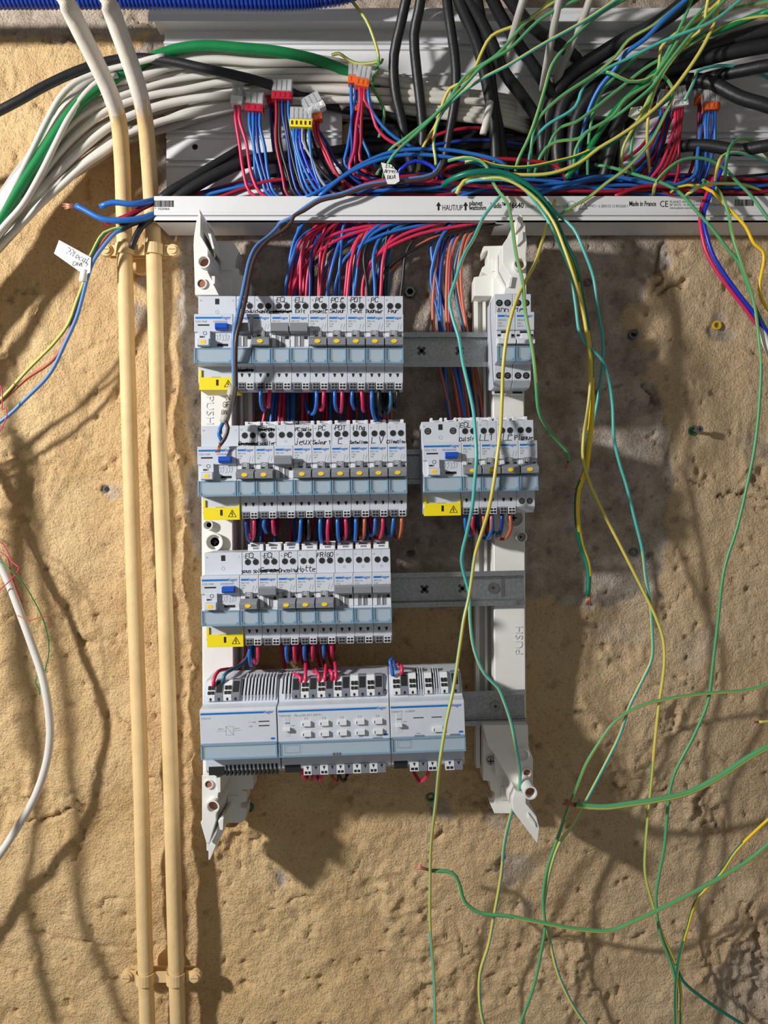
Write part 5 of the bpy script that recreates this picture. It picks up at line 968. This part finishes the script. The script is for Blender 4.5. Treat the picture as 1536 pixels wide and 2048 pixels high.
# ------------------------------------------------------------------ push-in connectors with their leads
def connector(px, py, n, col, h, rot, label, w_px=None, ht_px=38):
    q = (D_CAM - h) / F_PX; wd = (w_px or (9 + 9 * n)) * q; ht = ht_px * q; p = P(px, py, h)
    t = thing('push_in_connector', label, 'connector', (p.x, p.y, p.z), rot)
    mb = MB(); mb.box(-wd / 2, wd / 2, -.0045, .0045, -ht * .12, ht / 2)
    for k in range(n): x = -wd / 2 + wd * (k + .5) / n; mb.box(x - wd / n * .36, x + wd / n * .36, .0045, .0056, -ht * .1, ht * .42)
    obj('clear_housing', mb.mesh('clear_housing', 'clear', .0003), t)
    mb = MB(); mb.box(-wd / 2 - .0002, wd / 2 + .0002, -.0047, .0047, -ht / 2, -ht * .12)
    for k in range(n): x = -wd / 2 + wd * (k + .5) / n; mb.box(x - wd / n * .26, x + wd / n * .26, .0046, .0052, -ht * .42, -ht * .2, 1)
    obj('coloured_base', mb.mesh('coloured_base', [col, 'painted_dark' if col == 'conn_yellow' else col], .0003), t)
    mb = MB(); mb.box(-wd * .42, wd * .42, -.001, .0012, 0, ht * .22); obj('busbar', mb.mesh('busbar', 'steel'), t)
    for k in range(n):
        mb = MB(); x = -wd / 2 + wd * (k + .5) / n; mb.box(x - wd / n * .3, x + wd / n * .3, -.003, .003, ht * .24, ht * .36); obj('spring', mb.mesh('spring', 'steel'), t)
    return p, wd, ht
def leads(px, py, ht, w_px, cols, ends, h, name):
    for k, c in enumerate(cols):
        x = px - w_px / 2 + w_px * (k + .5) / len(cols); ex, ey = ends[k % len(ends)]; y0 = py + ht / 2 - 6; cn = {'navy': 'dark blue', 'royal': 'royal blue', 'grey_wire': 'grey'}.get(c, c)
        wire([(x, y0, h), (x + rng.uniform(-3, 3), y0 + 30, h), (x + (ex - x) * .2 + rng.uniform(-6, 6), y0 + (ey - y0) * .45, h - 3), (x + (ex - x) * .55, y0 + (ey - y0) * .78, h - 6), (ex, ey, h - 8), (ex + 40, ey + 22, h - 10)], 0, 1.75, c, '%s lead of the %s' % (cn, name), cn.replace(' ', '_') + '_lead', 'wire', '%s leads of the %s' % (cn, name))
CON = [ # px,py,n,colour,h,rot,w,ht,label, leads, ends
 (476, 190, 2, 'conn_white', .040, .12, 22, 42, 'clear two way connector', ['pink', 'pink'], [(500, 385), (520, 385)]),
 (510, 207, 3, 'conn_red', .038, .08, 36, 38, 'red three way connector with blue leads', ['blue', 'blue', 'navy', 'blue'], [(520, 385), (535, 388), (545, 390), (550, 388)]),
 (546, 190, 2, 'conn_red', .026, 0, 22, 40, 'red connector partly hidden behind a wider red one', ['navy', 'black'], [(570, 390), (590, 390)]),
 (565, 182, 4, 'conn_red', .040, .04, 40, 40, 'wide red four way connector standing highest of the red ones', ['red', 'black', 'navy', 'black', 'blue'], [(575, 390), (590, 388), (600, 390), (610, 385), (615, 390)]),
 (603, 238, 5, 'conn_yellow', .046, .03, 44, 40, 'yellow based wide connector with dark slots', ['blue', 'blue', 'royal', 'grey_wire', 'black', 'blue'], [(625, 388), (640, 388), (655, 390), (670, 390), (690, 385), (650, 392)]),
 (626, 210, 4, 'conn_white', .032, -.5, 40, 36, 'clear connector leaning behind the yellow one', ['black', 'navy'], [(690, 375), (710, 360)]),
 (633, 226, 2, 'conn_orange', .040, -.2, 18, 34, 'small orange connector beside the yellow one', ['pink', 'red'], [(700, 372), (705, 380)]),
 (706, 150, 2, 'conn_orange', .034, .02, 18, 40, 'narrow orange connector under the tied yellow wire', ['blue', 'navy'], [(690, 330), (700, 340)]),
 (727, 156, 3, 'conn_orange', .042, .18, 28, 42, 'orange three way connector under the tied yellow wire', ['pink', 'red', 'pink', 'blue'], [(700, 340), (720, 320), (770, 275), (790, 275)]),
 (716, 208, 2, 'conn_orange', .028, 0, 18, 34, 'faded orange connector hanging below the pair of orange ones', ['pink', 'black', 'blue'], [(712, 330), (725, 330), (750, 330)]),
 (1342, 160, 4, 'conn_red', .030, -.3, 36, 36, 'dark red connector in the shaded group past the black cables', ['red', 'red', 'navy', 'blue', 'red'], [(1240, 330), (1255, 350), (1270, 360), (1240, 370), (1290, 350)]),
 (1357, 196, 3, 'conn_white', .040, -.15, 28, 40, 'clear white connector in the shaded group past the black cables', ['pink', 'red', 'red', 'red'], [(1300, 365), (1310, 370), (1320, 375), (1350, 378)]),
 (1326, 200, 2, 'conn_white', .030, .1, 20, 34, 'small white connector with a blue lead in the shaded group', ['blue', 'red', 'navy'], [(1260, 340), (1270, 370), (1285, 375)]),
 (1405, 188, 3, 'conn_orange', .030, .05, 26, 40, 'orange connector behind the brighter orange one, shaded group', ['red', 'navy', 'red'], [(1370, 375), (1385, 372), (1380, 380)]),
 (1421, 203, 3, 'conn_orange', .042, -.05, 30, 40, 'bright orange connector with blue leads in the shaded group', ['blue', 'blue', 'navy', 'blue'], [(1385, 370), (1395, 372), (1398, 378), (1405, 372)])]
for px, py, n, col, h, rot, wp, hp_, lb, cols, ends in CON:
    connector(px, py, n, col, h, rot, lb, wp, hp_); leads(px, py, hp_, wp * .8, cols, ends, h * 1000 - 1, lb)

# ------------------------------------------------------------------ terminal wires: loop out of a terminal, back and up to the trunking
CN = {'navy': 'dark blue', 'teal_blue': 'dull blue'}
def loop(px, py, c, drop, dx, where, up=True, h=84, r=1.75, topx=None):
    hb = rng.uniform(12, 20); bx = px + dx
    pts = [(px, py - 8, h - 6), (px, py + 4, h), (px + rng.uniform(-2, 2), py + drop * .6, h - 2), (px + dx * .25, py + drop * .95, h - 14), (px + dx * .55, py + drop, h - 30), (bx, py + drop * .75, hb + 14), (bx + dx * .2, py + drop * .2, hb)]
    if up:
        tx_ = topx + rng.uniform(-14, 14) if topx else bx + rng.uniform(-26, 34); tx_ = tx_ if topx else max(tx_, 574 + rng.uniform(0, 46)); run = (rng.uniform(130, 280) if rng.random() < .3 else rng.uniform(8, 80)) if not topx else rng.uniform(0, 50); sag = rng.uniform(-8, 30)
        pts += [(bx + (tx_ - bx) * .4, (py + 590) / 2 - 20, hb), (tx_, 560, hb + 4), (tx_ + run * .1, 510 + sag, hb + 8), (tx_ + run * .45, 470 + sag * .5, hb + 12), (tx_ + run, 447, hb + 14), (tx_ + run * 1.5 + 10, 424, hb + 14)]
    else: pts += [(bx + dx * .3, py - 40, hb)]
    cn = CN.get(c, c)
    wire(pts, 0, r, c, '%s wire looping from the breaker %s' % (cn, where), cn.replace(' ', '_') + '_wire', 'wire', '%s wires of the breaker %s' % (cn, where))
def term(x0, y0, slope, rcdw, i, s):                      # pixel of terminal s (0 neutral, 1 live) of module i at h 87 mm
    (X_, _, Z_), a = rowpos(x0, y0, slope, rcdw + i * 17.6); X_ += (5 if s == 0 else 12.8) / 1000; Z_ += -.0435 - (5 if s == 0 else 12.8) / 1000 * math.sin(a)
    d = D_CAM - .084; return 768 + X_ * F_PX / d, 1024 - Z_ * F_PX / d
def loops(row, lst, where, **k):
    for (i, s, c, drop, dx) in lst:
        x, y = term(*row, i, s); loop(x + rng.uniform(-1.5, 1.5), y, c, drop, dx, where[i], **k)
R1 = (388, 677, 0, 36.4); R2 = (395, 943, -.0155, 36.4); R3 = (402, 1202.5, -.021, 36.3); RR = (846, 934.5, -.019, 36.3)
loops(R1, [(1, 0, 'blue', 42, 14), (1, 1, 'pink', 36, -6), (4, 0, 'blue', 50, -20), (4, 1, 'pink', 42, -12), (5, 0, 'blue', 44, 14), (5, 1, 'pink', 46, -8), (6, 0, 'blue', 40, 8), (6, 1, 'pink', 44, 10), (7, 0, 'teal_blue', 46, 6), (7, 0, 'blue', 62, 22), (7, 1, 'black', 40, 14), (7, 1, 'black', 52, 8), (8, 0, 'teal_blue', 46, -14), (8, 1, 'black', 36, -10)], {1: 'marked chambre', 4: 'marked PC congel2', 5: 'marked PC 2', 6: 'marked PDT 1+Pdt', 7: 'marked Buander', 8: 'marked Four'})
loops(R2, [(0, 0, 'navy', 46, 18), (0, 1, 'pink', 44, -10), (1, 0, 'blue', 30, 8), (1, 1, 'pink', 30, 3), (1, 1, 'pink', 34, 10), (3, 0, 'blue', 50, -12), (3, 1, 'black', 46, -6), (4, 0, 'blue', 52, 8), (4, 1, 'pink', 52, -6), (5, 0, 'blue', 50, 8), (5, 1, 'pink', 46, -2), (6, 0, 'blue', 50, -6), (6, 1, 'orange', 46, -12), (7, 0, 'blue', 40, -18), (7, 1, 'pink', 46, -22), (8, 0, 'blue', 42, -16), (8, 1, 'orange', 46, -16)], {0: 'next to the switch with the stripped wire', 1: 'marked Escalier', 3: 'marked PC Salle jeux', 4: 'marked PC Sejour 1', 5: 'marked PDT 2', 6: 'marked Sechelinge', 7: 'marked L V', 8: 'marked Climatise'})
loops(R3, [(0, 0, 'blue', 44, 6), (0, 1, 'pink', 40, -8), (2, 0, 'blue', 38, 8), (2, 1, 'pink', 40, 8), (3, 0, 'blue', 38, 6), (3, 1, 'pink', 36, -2), (4, 0, 'blue', 32, 4), (4, 1, 'pink', 32, 4)], {0: 'marked sous sol', 2: 'marked PC Dressing', 3: 'marked Hotte', 4: 'marked FRIGO'})
for (i, s, c, drop, dx, tpx) in [(0, 0, 'blue', 44, 18, 880), (0, 1, 'pink', 40, 4, 890), (1, 0, 'orange', 46, -10, 900), (1, 1, 'blue', 52, -24, 870), (2, 0, 'teal_blue', 44, -22, 905), (2, 1, 'orange', 54, -30, 915), (2, 0, 'navy', 46, -14, 885), (1, 1, 'orange', 50, -12, 925)]:
    x, y = term(*RR, i, s); loop(x, y, c, drop, dx, ('marked Cuisine', 'marked LL1', 'marked LL2')[i], topx=tpx)
for k, (c, xa, xb, xc) in enumerate((('blue', 865, 880, 905), ('orange', 885, 866, 905), ('navy', 895, 878, 905), ('orange', 905, 893, 925), ('red', 910, 898, 930))):
    wire([(xa + 60, 425, 26), (xa + 30, 450, 26), (xa, 480, 24), (xb, 600, 20), (xb + 6, 700, 16), (xc - 10, 800, 16), (xc, 880, 16), (xc + 6, 960, 16)], 0, 1.9, c, '%s wire dropping behind the rail to the small group' % CN.get(c, c), CN.get(c, c).replace(' ', '_') + '_wire', 'wire', '%s wires dropping behind the rail' % CN.get(c, c))
for k in range(9):                                        # feed wires dropping from the trunking behind the top row
    c = ('blue', 'pink', 'navy', 'red', 'blue', 'pink', 'black')[k % 7]; x = 578 + k * 23 + rng.uniform(-9, 9); x2 = x + rng.uniform(-14, 14)
    wire([(x + rng.uniform(120, 260), 428, 24), (x + rng.uniform(50, 110), 447, 26), (x + 22, 470, 28), (x + 4, 510, 30), (x2, 580, 24), (x2 - 4, 700, 14), (x2 + 6, 830, 14), (x2 - 8, 960, 14), (x2 - 20, 1080, 15), (x2 - 30, 1150, 15)], 0, 1.8, c, '%s wire fanning down from the trunking behind the rows' % CN.get(c, c), CN.get(c, c).replace(' ', '_') + '_wire', 'wire', '%s wires fanning down behind the rows' % CN.get(c, c))
# top terminals of the bottom row
def hook(pts, c, label): wire(pts, 0, 1.75, c, label, CN.get(c, c).replace(' ', '_') + '_wire', 'wire')
hook([(427, 1374, 86), (428, 1358, 86), (436, 1343, 78), (455, 1338, 60), (478, 1332, 40), (492, 1310, 24), (496, 1270, 18)], 'pink', 'red wire hooked into the first terminal of the power supply')
hook([(445, 1366, 84), (449, 1350, 84), (466, 1338, 66), (490, 1322, 40), (502, 1290, 22), (505, 1250, 18)], 'teal_blue', 'dark blue wire hooked into the power supply')
for k, (x, x2, top) in enumerate(((601, 575, 1348), (611, 612, 1326), (638, 622, 1340), (650, 655, 1330), (672, 668, 1326), (664, 645, 1340))):
    hook([(x, 1372 - k * 2, 84), (x, 1356 - k * 2, 84), ((x + x2) / 2, top, 70), (x2, top + 6, 48), (x2 - 8, 1320, 26), (x2 - 14, 1280, 18)], 'pink', ('red wire hooked into an output terminal of the widest module'))
    bpy.data.objects[-1] if False else None
hook([(786, 1352, 86), (784, 1338, 86), (780, 1322, 84), (786, 1318, 80), (790, 1330, 66), (793, 1345, 60)], 'blue', 'blue wire loop on top of the dimmer module')
hook([(803, 1350, 84), (804, 1335, 82), (797, 1328, 74), (788, 1330, 60), (780, 1345, 50)], 'pink', 'red wire loop on top of the dimmer module')
for pts, c, lb in (([(606, 1536, 84), (607, 1552, 82), (613, 1558, 68), (615, 1540, 50)], 'pink', 0), ([(640, 1534, 80), (626, 1556, 72), (624, 1560, 62), (628, 1540, 50)], 'pink', 0), ([(642, 1534, 84), (643, 1552, 82), (638, 1560, 66), (630, 1540, 50)], 'pink', 0), ([(662, 1532, 84), (664, 1552, 80), (674, 1562, 62), (680, 1545, 50)], 'red', 1), ([(676, 1530, 84), (677, 1548, 84), (686, 1562, 78), (694, 1550, 66), (692, 1530, 56)], 'black', 1), ([(857, 1522, 84), (857, 1545, 82), (848, 1560, 72), (838, 1562, 60), (826, 1540, 46)], 'pink', 2)):
    hook(pts, c, ['red wire loop under the widest module, one of three', 'dark wire loop under the widest module', 'red wire loop under the dimmer module'][lb] if lb != 1 else ('%s wire loop under the middle of the widest module' % ('dark red' if c == 'red' else 'black')))
for nm in ('red wire hooked into an output terminal of the widest module', 'red wire loop under the widest module, one of three'):
    for o in C.objects:
        if o.get('label') == nm: o['group'] = nm.replace('red wire', 'red wires')

# ------------------------------------------------------------------ wall plugs and fixings
def plug(px, py, r_px, col, label, kind='ring', out=.004):
    p = P(px, py, .0); r = r_px * D_CAM / F_PX; t = thing('wall_plug', label, 'wall plug', (p.x, -wall_at(p.x, p.z) , p.z)); mb = MB(); out *= .5
    mb.ring(0, 0, r, r * .62, -.012, out, 6 if kind == 'hex' else 16, 0); obj('sleeve', mb.mesh('sleeve', col), t)
    mb = MB(); mb.disc(0, 0, r * .62, -.014, -.001, 12); obj('bore', mb.mesh('bore', 'painted_dark'), t)
    if kind == 'screw':
        mb = MB(); mb.disc(0, 0, r * .4, -.01, .016, 10); mb.disc(0, 0, r * .8, .014, .019, 14); mb.box(-r * .5, r * .5, .0185, .0194, -.0004, .0004, 1); mb.box(-.0004, .0004, .0185, .0194, -r * .5, r * .5, 1); obj('screw', mb.mesh('screw', ['steel', 'painted_dark']), t)
plug(820, 583, 11, 'steel', 'hexagonal steel anchor in the bare wall beside the top row', 'hex', .010)
plug(1273, 664, 10, 'plug_grey', 'grey plug set in the broken plaster past the isolator switches')
plug(1440, 647, 9, 'plug_yellow', 'yellow wall plug in a chipped hole', out=.003)
plug(1390, 861, 9, 'plug_green', 'green wall plug with a screw sticking out', 'screw', .003)
plug(1272, 1105, 9, 'plug_grey', 'grey wall plug low on the bare plaster by the crossing wires')
plug(1179, 562, 8, 'plug_grey', 'dark wall plug half hidden behind the hanging earth wires')
plug(862, 1597, 9, 'plug_green', 'green wall plug below the dimmer module')
plug(498, 1616, 9, 'plug_green', 'green wall plug beside the support bracket below the power supply')
plug(212, 978, 8, 'plug_grey', 'grey plug in a chipped hole beside the pipes', out=-.003)
